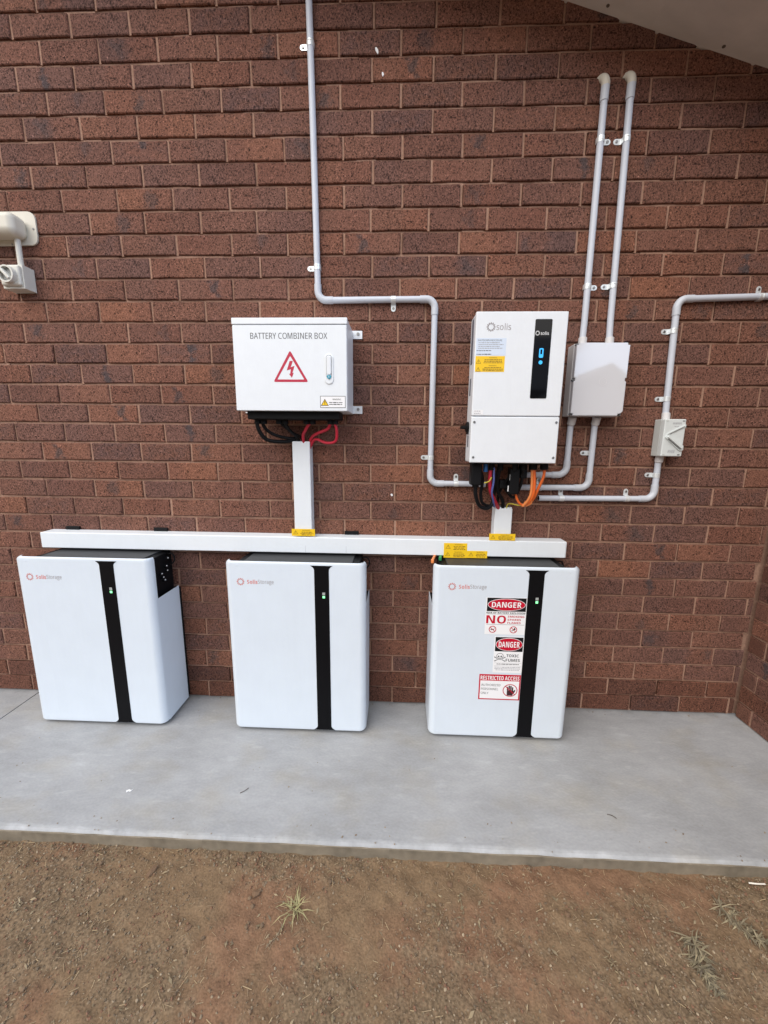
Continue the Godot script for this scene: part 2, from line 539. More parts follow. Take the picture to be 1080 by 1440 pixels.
# lays bricks; along: local x of the wall, facing local +z
func lay(parent: Node3D, frame: Transform3D, x_from: float, x_to: float, courses: int, offset: float, top: Callable, sd: int, most: int, blotches: bool, dull: float) -> void:
	var r := RandomNumberGenerator.new()
	r.seed = sd
	var list := []
	var mortar := begin()
	for k in courses:
		var y := k * 0.086 + 0.043
		var shift := (0.0 if k % 2 == 0 else 0.118) + offset + r.randf_range(-0.008, 0.008)
		var n := int(floor((x_from - shift) / 0.236)) - 1
		var drop := r.randf_range(-0.0008, 0.0008)
		while true:
			var a := shift + n * 0.236 + 0.005 + r.randf_range(-0.0015, 0.0015)
			var b := shift + (n + 1) * 0.236 - 0.005
			n += 1
			if a > x_to: break
			a = maxf(a, x_from)
			b = minf(b, x_to)
			if b - a < 0.012: continue
			var cx := (a + b) / 2
			if y - 0.05 > top.call(a): continue
			var flip := r.randf() < 0.5
			var turn := Basis(Vector3.BACK, PI if flip else 0.0) * Basis.from_scale(Vector3((b - a) / BW, 1, 1))
			turn = Basis.from_euler(Vector3(r.randf_range(-0.006, 0.006), r.randf_range(-0.004, 0.004), r.randf_range(-0.003, 0.003))) * turn
			var t := frame * Transform3D(turn, Vector3(cx, y + drop, r.randf_range(-0.0016, 0.0012)))
			var style := r.randi_range(0, 9)
			if blotches:
				var hits := []
				for s in spots:
					if absf(s.y - y) < 0.043 and s.x > a and s.x < b: hits.append((s.x - a) / (b - a))
				if hits.is_empty() or r.randf() < 0.25:
					if r.randf() < 0.07: style = r.randi_range(10, 23)
				else:
					var u: float = hits[0]
					if flip: u = 1.0 - u
					var best := 9.0
					for i in 14:
						var d := r.randf() * 0.12 + absf([0.16, 0.32, 0.5, 0.68, 0.84, 0.3, 0.6, 0.45, 0.22, 0.76, 0.38, 0.55, 0.65, 0.12][i] - u)
						if d < best:
							best = d; style = 10 + i
			elif r.randf() < 0.15: style = r.randi_range(10, 23)
			var tint := r.randi_range(0, 3)
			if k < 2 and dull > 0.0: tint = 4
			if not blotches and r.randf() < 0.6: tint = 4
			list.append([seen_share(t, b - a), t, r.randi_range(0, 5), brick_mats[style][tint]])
			# the perpend on the right of this brick, filled nearer the face than the beds
			if b < x_to - 0.02 and not (k < 2 and dull > 0.0 and r.randf() < 0.5):
				var px := b + 0.005
				var z := -0.0050 - r.randf_range(0.0, 0.0035)
				var half := r.randf_range(0.0036, 0.0056)
				var sag := r.randf_range(-0.0015, 0.003)
				add_mortar(mortar, px - half, y - 0.0395 - sag, px + half, y + 0.0395, z, r)
	# the beds: a rough strip in each joint
	var x := x_from
	for k in courses + 1:
		x = x_from
		while x < x_to:
			var e := minf(x + r.randf_range(0.05, 0.13), x_to)
			var yb := k * 0.086
			if yb - 0.06 < top.call((x + e) / 2):
				add_mortar(mortar, x, yb - r.randf_range(0.0046, 0.0064), e, yb + r.randf_range(0.0046, 0.0066), -0.0098 + r.randf_range(-0.0016, 0.0016), r)
			x = e
	var mm := part("mortar", mortar.commit(), M.mortar, parent)
	mm.transform = Transform3D(Basis(), -base) * frame
	list.sort_custom(func(p, q): return p[0] > q[0])
	var rest := {}
	var made := 0
	for i in list.size():
		var l = list[i]
		if i < most and l[0] > 4.0:
			made += 1
			var o := MeshInstance3D.new()
			o.name = "brick" if made == 1 else "brick_%03d" % (made - 1)
			o.mesh = brick_meshes[l[2]]
			o.material_override = l[3]
			parent.add_child(o, true)
			o.transform = Transform3D(Basis(), -base) * (l[1] as Transform3D)
		else:
			if not rest.has(l[3]): rest[l[3]] = begin()
			rest[l[3]].append_from(brick_meshes[l[2]], 0, l[1])
	if rest.size():
		var am := ArrayMesh.new()
		for m in rest:
			rest[m].commit(am)
			am.surface_set_material(am.get_surface_count() - 1, m)
		var o := MeshInstance3D.new()
		o.name = "remaining_bricks"
		o.mesh = am
		o.set_meta("kind", "stuff")
		parent.add_child(o, true)
		o.position = -base

func add_mortar(st: SurfaceTool, x0: float, y0: float, x1: float, y1: float, z: float, r: RandomNumberGenerator) -> void:
	var j := func() -> float: return r.randf_range(-0.0007, 0.0007)
	var a := Vector3(x0, y0, z + j.call())
	var b := Vector3(x1, y0, z + j.call())
	var c := Vector3(x1, y1, z + j.call())
	var d := Vector3(x0, y1, z + j.call())
	quad(st, a, b, c, d, Vector3.BACK)
	var back := Vector3(0, 0, -0.018)
	quad(st, a, b, b + back, a + back, Vector3.DOWN)
	quad(st, d, c, c + back, d + back, Vector3.UP)
	quad(st, a, d, d + back, a + back, Vector3.LEFT)
	quad(st, b, c, c + back, b + back, Vector3.RIGHT)

func soffit_y(x: float) -> float: return 2.907 - 0.297 * (x - 0.581)

func build_walls() -> void:
	var mn := noise(61, 0.05, 4)
	var mt := ImageTexture.create_from_image(byte_image(256, 256, func(x, y):
		var v := 1.0 + 0.25 * mn.get_noise_2d(x, y) + 0.2 * mn.get_noise_2d(x * 5, y * 5)
		return Color(0.385 * v, 0.230 * v, 0.165 * v)))
	var mg := noise(62, 0.2, 3)
	M.mortar = wear(mat(Color(0.95, 0.95, 0.95), 0.95, 0.0, 0.3), mt, relief(256, 256, 3.0, func(x, y): return 0.5 + 0.4 * mg.get_noise_2d(x, y)), 5.0, 1, 0.8)
	var w := thing("brick_wall", "long red-brown brick wall behind the white boxes and grey conduits", "brick wall", Vector3(-0.6, 0, 0))
	part("backing", prism_under_eave(-3.0, 1.90, -0.24, -0.014), M.mortar, w)
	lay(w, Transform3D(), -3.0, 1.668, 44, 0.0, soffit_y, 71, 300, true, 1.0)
	for p in [Vector3(-0.098, 2.766, 0.002), Vector3(-0.02, 1.066, 0.002), Vector3(-0.075, 2.69, 0.002)]:
		var st := begin()
		var pts := PackedVector2Array()
		for k in 9: pts.append(Vector2(p.x, p.y) + Vector2(cos(TAU * k / 9) * 0.005, sin(TAU * k / 9) * (0.014 if p.y > 2.75 else 0.007)).rotated(0.5) * rng.randf_range(0.6, 1.2))
		add_fig(st, pts, p.z, 0.002)
		part("paint_fleck", st.commit(), M.label_white, w)
	# the side wall that closes the corner on the right
	var s := thing("brick_wall", "darker brick return wall at the right edge meeting the long wall in a corner", "brick wall", Vector3(1.67, 0, 0.7))
	var f := Transform3D(Basis(Vector3.UP, -PI / 2), Vector3(1.672, 0, 0.014))
	part("backing", box(Vector3(1.686, -0.3, 0.006), Vector3(1.90, 2.55, 1.3), 0.002), M.mortar, s)
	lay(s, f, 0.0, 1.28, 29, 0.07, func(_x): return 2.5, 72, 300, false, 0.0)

func prism_under_eave(x0: float, x1: float, z0: float, z1: float) -> ArrayMesh:
	var st := begin()
	var p := [Vector2(x0, -0.3), Vector2(x1, -0.3), Vector2(x1, soffit_y(x1) - 0.004), Vector2(x0, soffit_y(x0) - 0.004)]
	for z in [z0, z1]:
		quad(st, Vector3(p[0].x, p[0].y, z), Vector3(p[1].x, p[1].y, z), Vector3(p[2].x, p[2].y, z), Vector3(p[3].x, p[3].y, z), Vector3(0, 0, z - (z0 + z1) / 2))
	for i in 4:
		var a: Vector2 = p[i]
		var b: Vector2 = p[(i + 1) % 4]
		quad(st, Vector3(a.x, a.y, z0), Vector3(b.x, b.y, z0), Vector3(b.x, b.y, z1), Vector3(a.x, a.y, z1), Vector3(b.y - a.y, a.x - b.x, 0))
	return st.commit()

# ------------------------------------------------------------------ ground, slab, eave
func build_setting() -> void:
	# concrete slab with a sawn joint at x = -1.85
	var a := noise(21, 0.006, 5)
	var b := noise(22, 0.05, 4)
	var c := noise(23, 0.25, 2)
	var st := begin()
	var im := byte_image(1536, 256, func(x, y):
		var v := 0.34 + 0.055 * a.get_noise_2d(x, y * 1.3) + 0.03 * b.get_noise_2d(x * 0.5, y) + 0.026 * c.get_noise_2d(x, y)
		var tan_ := maxf(0.0, a.get_noise_2d(x * 1.7 + 900, y * 2.0)) * 0.22
		var scratch := maxf(0.0, b.get_noise_2d(x * 0.5 + 400, y * 1.6) - 0.3) * 0.10
		v += scratch
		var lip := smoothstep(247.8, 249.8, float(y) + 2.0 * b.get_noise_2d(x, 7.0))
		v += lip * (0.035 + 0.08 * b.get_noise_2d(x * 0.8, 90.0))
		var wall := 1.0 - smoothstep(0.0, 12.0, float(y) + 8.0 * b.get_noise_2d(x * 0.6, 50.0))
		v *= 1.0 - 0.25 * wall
		return Color(v * (0.96 - 0.08 * tan_), v * (0.975 - 0.34 * tan_), v * (1.0 - 0.85 * tan_)))
	var top := mat(Color(1, 1, 1), 0.85, 0.0, 0.35)
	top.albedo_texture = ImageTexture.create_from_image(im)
	top.normal_enabled = true
	top.normal_texture = relief(1536, 256, 1.2, func(x, y): return 0.5 + 0.12 * b.get_noise_2d(x, y) + 0.25 * c.get_noise_2d(x, y))
	top.normal_scale = 0.3
	for seg in [[-3.2, -1.853], [-1.847, 1.69]]:
		var xs := []
		var n := int((seg[1] - seg[0]) / 0.03)
		for i in n + 1: xs.append(lerpf(seg[0], seg[1], float(i) / n))
		for i in n:
			var prof := []
			for e in [xs[i], xs[i + 1]]:
				var w := 0.0025 * a.get_noise_2d(e * 900.0, 3.0) + 0.0012 * b.get_noise_2d(e * 700.0, 9.0)
				var row := [Vector3(e, 0, -0.012), Vector3(e, 0, 0.3), Vector3(e, 0, 0.688 + w), Vector3(e, -0.0015, 0.698 + w), Vector3(e, -0.006, 0.704 + w), Vector3(e, -0.013, 0.7075 + w), Vector3(e, -0.2, 0.7085 + w)]
				prof.append(row)
			for k in 6:
				var P: Array = [prof[0][k], prof[1][k], prof[1][k + 1], prof[0][k + 1]]
				var nn: Vector3 = [Vector3.UP, Vector3.UP, Vector3(0, 1, 0.15), Vector3(0, 1, 0.8), Vector3(0, 0.6, 1), Vector3.BACK][k]
				nn = nn.normalized()
				var uv := []
				for q in P: uv.append(Vector2((q.x + 3.2) / 4.9, clampf((q.z + 0.012) / 0.722, 0, 0.995)))
				if k < 5:
					tri(st, P[0], P[1], P[2], nn, nn, nn, uv[0], uv[1], uv[2])
					tri(st, P[0], P[2], P[3], nn, nn, nn, uv[0], uv[2], uv[3])
		for e in [[seg[0], Vector3.LEFT], [seg[1], Vector3.RIGHT]]:
			quad(st, Vector3(e[0], 0, -0.012), Vector3(e[0], 0, 0.69), Vector3(e[0], -0.2, 0.69), Vector3(e[0], -0.2, -0.012), e[1])
	st.generate_tangents()
	var slab := struct("concrete_slab", st.commit(), top)
	# the formed front face of the slab, stained by the soil
	var sf := begin()
	for i in 160:
		var e0 := -3.2 + 4.89 * i / 160.0
		var e1 := -3.2 + 4.89 * (i + 1) / 160.0
		var w0 := 0.002 * b.get_noise_2d(e0 * 500.0, 31.0)
		var w1 := 0.002 * b.get_noise_2d(e1 * 500.0, 31.0)
		quad(sf, Vector3(e0, -0.0095, 0.7095 + w0), Vector3(e1, -0.0095, 0.7095 + w1), Vector3(e1, -0.2, 0.712 + w1), Vector3(e0, -0.2, 0.712 + w0), Vector3.BACK)
		quad(sf, Vector3(e0, -0.0095, 0.7095 + w0), Vector3(e1, -0.0095, 0.7095 + w1), Vector3(e1, -0.0085, 0.70 + w1), Vector3(e0, -0.0085, 0.70 + w0), Vector3.UP)
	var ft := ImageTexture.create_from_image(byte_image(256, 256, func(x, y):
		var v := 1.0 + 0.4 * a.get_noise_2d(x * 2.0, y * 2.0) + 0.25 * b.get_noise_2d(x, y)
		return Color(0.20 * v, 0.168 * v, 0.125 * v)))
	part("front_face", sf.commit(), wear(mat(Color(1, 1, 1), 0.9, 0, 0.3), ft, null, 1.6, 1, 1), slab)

	# dirt
	var h1 := noise(41, 1.6, 4)
	var h2 := noise(42, 14.0, 4)
	var height := func(x: float, z: float) -> float:
		var near := 1.0 - smoothstep(2.4, 5.0, maxf(absf(x), z))
		return -0.045 + near * (0.007 * h1.get_noise_2d(x, z) + 0.009 * h2.get_noise_2d(x, z) + 0.005 * h2.get_noise_2d(x * 4.0, z * 4.0)) - 0.004 * smoothstep(0.75, 1.1, z)
	var xs := [-160.0, -60.0, -25.0, -10.0, -5.0, -3.0]
	for i in 301: xs.append(-2.2 + 4.4 * i / 300.0)
	xs.append_array([3.0, 5.0, 10.0, 25.0, 60.0, 160.0])
	var zs := [-60.0, -8.0, 0.2]
	for i in 71: zs.append(0.69 + 0.9 * i / 70.0)
	zs.append_array([1.9, 2.6, 4.0, 7.0, 13.0, 25.0, 60.0, 180.0])
	var gs := begin()
	for z in zs:
		for x in xs:
			gs.set_uv(Vector2(x / 4.4 + 0.5, (z - 0.69) / 1.1))
			var hy: float = height.call(x, z)
			if z < 0.6: hy = -0.25
			gs.add_vertex(Vector3(x, hy, z))
	var wd := xs.size()
	for j in zs.size() - 1:
		for i in wd - 1:
			var q := j * wd + i
			for o in [0, 1, wd + 1, 0, wd + 1, wd]: gs.add_index(q + o)
	gs.generate_normals()
	gs.generate_tangents()
	var p1 := noise(51, 0.0045, 4)
	var p2 := noise(52, 0.03, 4)
	var p3 := noise(53, 0.21, 3)
	var p4 := noise(54, 0.35, 1, FastNoiseLite.TYPE_CELLULAR)
	var dirt := byte_image(2048, 512, func(x, y):
		var t := p1.get_noise_2d(x, y * 1.1)
		var grit := smoothstep(-0.15, 0.35, p1.get_noise_2d(x + 5000, y * 1.4) + 0.5 * p2.get_noise_2d(x, y))
		var col := Color(0.200, 0.138, 0.086).lerp(Color(0.210, 0.126, 0.080), smoothstep(-0.1, 0.5, t)).lerp(Color(0.190, 0.140, 0.092), grit * 0.8)
		var v := 0.98 + 0.22 * p2.get_noise_2d(x, y) + (0.30 + 0.30 * grit) * p3.get_noise_2d(x, y) + 0.12 * grit * p4.get_noise_2d(x, y)
		return Color(col.r * v * 0.94, col.g * v * 0.91, col.b * v * 0.87))
	var gm := mat(Color(1, 1, 1), 0.96, 0, 0.25)
	gm.albedo_texture = ImageTexture.create_from_image(dirt)
	gm.normal_enabled = true
	gm.normal_texture = relief(2048, 512, 3.0, func(x, y): return 0.5 + 0.25 * p2.get_noise_2d(x, y) + 0.35 * p3.get_noise_2d(x * 1.7, y * 1.7))
	gm.normal_scale = 0.55
	struct("ground", gs.commit(), gm)

	# gravel and grit scattered in the dirt
	var r := RandomNumberGenerator.new()
	r.seed = 77
	for kind in 2:
		var n: int = [26000, 1500][kind]
		var mm := MultiMesh.new()
		mm.transform_format = MultiMesh.TRANSFORM_3D
		mm.use_colors = true
		mm.mesh = stone_shape(5) if kind == 0 else box(Vector3(-0.5, -0.5, -0.5), Vector3(0.5, 0.5, 0.5), 0.1)
		mm.instance_count = n
		for i in n:
			var x := r.randf_range(-1.7, 1.6)
			var z := 0.714 + 0.55 * r.randf() ** 1.2
			if kind == 0:
				for tries in 3:
					if p1.get_noise_2d((x / 4.4 + 0.5) * 2048 + 5000, (z - 0.69) / 1.1 * 512 * 1.4) > r.randf_range(-0.35, 0.15): break
					x = r.randf_range(-1.7, 1.6)
			var y: float = height.call(x, z)
			var b3: Basis
			var col: Color
			if kind == 0:
				var s := 0.0010 + 0.0034 * r.randf() ** 5
				b3 = Basis.from_euler(Vector3(r.randf() * TAU, r.randf() * TAU, 0)) * Basis.from_scale(Vector3(s, s * r.randf_range(0.5, 0.9), s * r.randf_range(0.7, 1.2)))
				y += s * 0.25
				col = Color(0.19, 0.135, 0.085).lerp(Color(0.36, 0.28, 0.19), r.randf() ** 2) * r.randf_range(0.6, 1.1)
				if r.randf() < 0.3: col = Color(0.19, 0.10, 0.06)
			else:
				b3 = Basis.from_euler(Vector3(0, r.randf() * TAU, r.randf_range(-0.25, 0.25))) * Basis.from_scale(Vector3(r.randf_range(0.005, 0.026), 0.0007, r.randf_range(0.0007, 0.0016)))
				y += 0.0015
				col = Color(0.42, 0.31, 0.18).lerp(Color(0.20, 0.14, 0.09), r.randf())
			mm.set_instance_transform(i, Transform3D(b3, Vector3(x, y, z)))
			mm.set_instance_color(i, col)
		var o := MultiMeshInstance3D.new()
		o.name = ["gravel", "straw_litter"][kind]
		o.multimesh = mm
		o.material_override = M.tint
		o.set_meta("kind", "stuff")
		o.set_meta("label", ["small gravel and grit lying over the brown dirt", "scraps of dry straw lying on the brown dirt"][kind])
		o.set_meta("category", ["gravel", "straw"][kind])
		add_child(o)

	# crumbs of dead leaf and little lumps of soil
	for kind in 2:
		var n: int = [1500, 1100][kind]
		var mm := MultiMesh.new()
		mm.transform_format = MultiMesh.TRANSFORM_3D
		mm.use_colors = true
		mm.mesh = leaf_shape() if kind == 0 else stone_shape(9)
		mm.instance_count = n
		for i in n:
			var x := r.randf_range(-1.7, 1.6)
			var z := 0.716 + 0.55 * r.randf() ** 1.2
			for tries in 2:
				if h1.get_noise_2d(x * 3.0 + 40.0, z * 3.0) > r.randf_range(-0.2, 0.3): break
				x = r.randf_range(-1.7, 1.6)
			var y: float = height.call(x, z)
			var sc := 0.003 + 0.008 * r.randf() ** 3 if kind == 0 else 0.0022 + 0.0055 * r.randf() ** 4
			var b3 := Basis.from_euler(Vector3(r.randf_range(-0.5, 0.5), r.randf() * TAU, r.randf_range(-0.5, 0.5))) * Basis.from_scale(Vector3(sc, sc * (1.0 if kind == 0 else 0.7), sc * r.randf_range(0.6, 1.1)))
			mm.set_instance_transform(i, Transform3D(b3, Vector3(x, y + sc * 0.25, z)))
			var col := Color(0.16, 0.125, 0.075).lerp(Color(0.34, 0.26, 0.16), r.randf() ** 2) if kind == 0 else Color(0.17, 0.112, 0.068) * r.randf_range(0.8, 1.2)
			mm.set_instance_color(i, col)
		var o := MultiMeshInstance3D.new()
		o.name = ["leaf_litter", "soil_crumbs"][kind]
		o.multimesh = mm
		o.material_override = M.tint
		o.set_meta("kind", "stuff")
		o.set_meta("label", ["crumbs of dry leaf scattered over the brown dirt", "small lumps of soil scattered over the brown dirt"][kind])
		o.set_meta("category", ["leaf litter", "soil"][kind])
		add_child(o)

	# soil blown onto the slab, mostly along the wall and near the edge
	var dust := MultiMesh.new()
	dust.transform_format = MultiMesh.TRANSFORM_3D
	dust.use_colors = true
	dust.mesh = stone_shape(11)
	dust.instance_count = 420
	for i in 420:
		var q := r.randf()
		var z := 0.004 + 0.03 * r.randf() ** 2 if q < 0.45 else (0.70 - 0.10 * r.randf() ** 2 if q < 0.7 else r.randf_range(0.05, 0.68))
		var x := r.randf_range(-1.84, 1.62)
		var sc := 0.0007 + 0.0022 * r.randf() ** 4
		dust.set_instance_transform(i, Transform3D(Basis.from_euler(Vector3(0, r.randf() * TAU, 0)) * Basis.from_scale(Vector3(sc * r.randf_range(1, 1.8), sc * 0.6, sc)), Vector3(x, sc * 0.4, z)))
		dust.set_instance_color(i, Color(0.17, 0.12, 0.08).lerp(Color(0.30, 0.24, 0.18), r.randf()))
	var du := MultiMeshInstance3D.new()
	du.name = "soil_grains"
	du.multimesh = dust
	du.material_override = M.tint
	du.set_meta("kind", "stuff")
	du.set_meta("label", "grains of brown soil lying on the concrete slab along the wall")
	du.set_meta("category", "soil")
	add_child(du)

	# weeds
	weed("grass_tuft", "small green and straw coloured grass tuft in the dirt below the middle battery", "grass tuft", Vector3(-0.272, height.call(-0.272, 0.86), 0.856), 34, 0.06, Color(0.34, 0.33, 0.15), 1)
	flat_weed("dry_weed", "grey-olive dead weed lying flat in the dirt at lower right", height, Vector2(0.825, 0.885), Vector2(0.25, 1.0), 0.115, 0.055, 230, Color(0.135, 0.112, 0.075), 2)
	flat_weed("dry_weed", "straw coloured dead weed lying at the right edge of the dirt", height, Vector2(0.985, 0.80), Vector2(0.75, 0.75), 0.16, 0.05, 200, Color(0.185, 0.152, 0.100), 3)
	flat_weed("dry_weed", "thin dry weed stalk in the dirt below the third battery", height, Vector2(0.222, 0.80), Vector2(-0.15, 1.0), 0.05, 0.016, 12, Color(0.25, 0.2, 0.12), 4)
	flat_weed("dry_weed", "small brown dry weed in the dirt left of the flat grey-olive weed", height, Vector2(0.60, 0.93), Vector2(-0.2, 1.0), 0.055, 0.018, 22, Color(0.24, 0.17, 0.10), 5)
	flat_weed("dry_weed", "brown dry weed scrap at the far left edge of the dirt", height, Vector2(-1.10, 0.87), Vector2(0.5, 1.0), 0.06, 0.022, 30, Color(0.20, 0.15, 0.10), 6)
	flat_weed("dry_weed", "loose dry weed strands in the dirt just below and left of the green grass tuft", height, Vector2(-0.30, 0.90), Vector2(-0.4, 1.0), 0.06, 0.014, 16, Color(0.26, 0.2, 0.13), 7)
	flat_weed("dry_weed", "pale dry leaf scrap in the dirt below the left battery", height, Vector2(-0.885, 0.845), Vector2(-0.3, 1.0), 0.025, 0.014, 10, Color(0.36, 0.25, 0.17), 8)
	# clods
	var k := 0
	for p in [[-0.40, 0.83, 0.011, "crumbly brown clod of dirt left of the green grass tuft"], [-0.75, 0.785, 0.014, "crumbly clod of dirt close to the slab edge at left"], [0.36, 0.925, 0.010, "pale clod of dirt below the third battery"], [-0.02, 0.93, 0.009, "small clod of dirt in the gravel at the bottom middle"], [0.19, 0.775, 0.010, "brown clod of dirt just below the slab edge in the middle"], [-0.56, 0.92, 0.009, "small clod of dirt at lower left of the grass tuft"], [0.52, 0.84, 0.009, "small reddish clod of dirt right of the thin weed stalk"], [0.05, 1.0, 0.008, "small clod of dirt at the bottom edge near the middle"]]:
		var o := solo("dirt_clod", stone_shape(20 + k), M.clod if M.has("clod") else mat(Color(0.17, 0.108, 0.068), 0.95, 0, 0.2), p[3], "clod", "clods of dirt below the slab")
		o.transform = Transform3D(Basis.from_euler(Vector3(0, k * 1.3, 0)) * Basis.from_scale(Vector3(p[2] * 1.3, p[2] * 0.7, p[2])), Vector3(p[0], height.call(p[0], p[1]) + p[2] * 0.15, p[1]))
		k += 1
	var stick := begin()
	add_tube(stick, curve([Vector3(1.12, -0.036, 0.735), Vector3(1.143, -0.034, 0.738), Vector3(1.168, -0.036, 0.736)]), 0.0022, 8)
	solo("white_stick", stick.commit(), mat(Color(0.75, 0.7, 0.62), 0.7), "short pale stick in the dirt by the slab edge at far right", "stick")
	var scrap := begin()
	add_fig(scrap, PackedVector2Array([Vector2(-0.011, 0), Vector2(-0.003, 0.005), Vector2(0.006, 0.003), Vector2(0.011, 0.008), Vector2(0.006, -0.004), Vector2(-0.002, -0.002), Vector2(-0.006, -0.008)]), 0.0, 0.001)
	var so := solo("paper_scrap", scrap.commit(), M.label_white, "tiny white scrap on the slab in front of the left battery", "scrap")
	so.transform = Transform3D(Basis(Vector3.RIGHT, -PI / 2), Vector3(-0.985, 0.0022, 0.55))
	solo("twig", tube(curve([Vector3(-0.565, 0.002, 0.54), Vector3(-0.552, 0.003, 0.532), Vector3(-0.541, 0.002, 0.517)]), 0.0011, 6), mat(Color(0.08, 0.06, 0.05), 0.9), "short dark twig on the slab in front of the middle battery", "twig")
	solo("twig", tube(curve([Vector3(0.775, 0.002, 0.56), Vector3(0.79, 0.003, 0.566), Vector3(0.80, 0.002, 0.575)]), 0.0011, 6), mat(Color(0.08, 0.06, 0.05), 0.9), "short dark twig on the slab right of the battery with warning signs", "twig")

	# raked eave at the top right
	var e := thing("roof_eave", "sloping grey-brown eave soffit at the top right above the brick wall", "eave", Vector3(0.6, 2.9, 0))
	var es := begin()
	var x0 := -3.0
	var x1 := 1.9
	for dz in [[0.0, 0.55]]:
		var lo := [Vector3(x0, soffit_y(x0), -0.24), Vector3(x1, soffit_y(x1), -0.24), Vector3(x1, soffit_y(x1), 0.32), Vector3(x0, soffit_y(x0), 0.32)]
		var up := Vector3(0, 0.03, 0)
		quad(es, lo[0], lo[1], lo[2], lo[3], Vector3.DOWN)
		quad(es, lo[0] + up, lo[1] + up, lo[2] + up, lo[3] + up, Vector3.UP)
		quad(es, lo[2], lo[3], lo[3] + up, lo[2] + up, Vector3.BACK)
		quad(es, lo[0], lo[1], lo[1] + up, lo[0] + up, Vector3.FORWARD)
		quad(es, lo[1], lo[2], lo[2] + up, lo[1] + up, Vector3.RIGHT)
		quad(es, lo[0], lo[3], lo[3] + up, lo[0] + up, Vector3.LEFT)
	part("soffit", es.commit(), M.soffit, e)
	var fb := begin()
	var f := [Vector3(x0, soffit_y(x0) - 0.05, 0.323), Vector3(x1, soffit_y(x1) - 0.05, 0.323), Vector3(x1, soffit_y(x1) + 0.12, 0.323), Vector3(x0, soffit_y(x0) + 0.12, 0.323)]
	var out := Vector3(0, 0, 0.03)
	quad(fb, f[0], f[1], f[2], f[3], Vector3.FORWARD)
	quad(fb, f[0] + out, f[1] + out, f[2] + out, f[3] + out, Vector3.BACK)
	quad(fb, f[0], f[1], f[1] + out, f[0] + out, Vector3.DOWN)
	quad(fb, f[3], f[2], f[2] + out, f[3] + out, Vector3.UP)
	part("barge_board", fb.commit(), M.soffit, e)
	var rf := begin()
	quad(rf, Vector3(x0, soffit_y(x0) + 0.13, -3.5), Vector3(x1, soffit_y(x1) + 0.13, -3.5), Vector3(x1, soffit_y(x1) + 0.13, 0.38), Vector3(x0, soffit_y(x0) + 0.13, 0.38), Vector3.UP)
	part("roof_sheet", rf.commit(), mat(Color(0.3, 0.3, 0.3), 0.5), e)
	var tilt := Basis(Vector3.BACK, atan(-0.297))
	for p in [[0.738, 0.028], [1.169, 0.022]]:
		var nail := cyl(Vector3(0, -0.002, 0), Vector3(0, 0.002, 0), 0.006, 10)
		var no := part("nail_head", nail, mat(Color(0.12, 0.09, 0.07), 0.9), e)
		no.transform = Transform3D(tilt, Vector3(p[0], soffit_y(p[0]), p[1]) - base)
	# shed across the yard, which the glossy lids mirror
	var s := thing("shed", "dark gabled shed standing across the yard", "shed", Vector3(6.85, -0.03, 12.0))
	gable_house(s, 6.85, 2.6, 2.1, 3.9, 12.0, 19.0)
	var ho := thing("house", "dark long house standing across the yard beside the shed", "house", Vector3(-3.5, -0.03, 16.0))
	var hs := begin()
	add_box(hs, Vector3(-13.0, -0.03, 16.0), Vector3(6.8, 3.6, 24.0), 0.02)
	part("wall", hs.commit(), mat(Color(0.10, 0.09, 0.085), 0.8), ho)
	var hr := begin()
	quad(hr, Vector3(-13.5, 3.5, 15.5), Vector3(7.0, 3.5, 15.5), Vector3(8.2, 6.72, 20.0), Vector3(-12.5, 6.72, 20.0), Vector3(0, 1, -1))
	quad(hr, Vector3(-13.5, 3.5, 24.5), Vector3(7.0, 3.5, 24.5), Vector3(8.2, 6.72, 20.0), Vector3(-12.5, 6.72, 20.0), Vector3(0, 1, 1))
	part("roof", hr.commit(), mat(Color(0.07, 0.07, 0.075), 0.7), ho)
	var fe := thing("boundary_fence", "dark sheet fence along the far side of the yard", "fence", Vector3(-10, -0.03, 11.0))
	part("sheet", box(Vector3(-22, -0.03, 11.0), Vector3(0.2, 1.8, 11.05), 0.005), mat(Color(0.10, 0.10, 0.095), 0.7), fe)

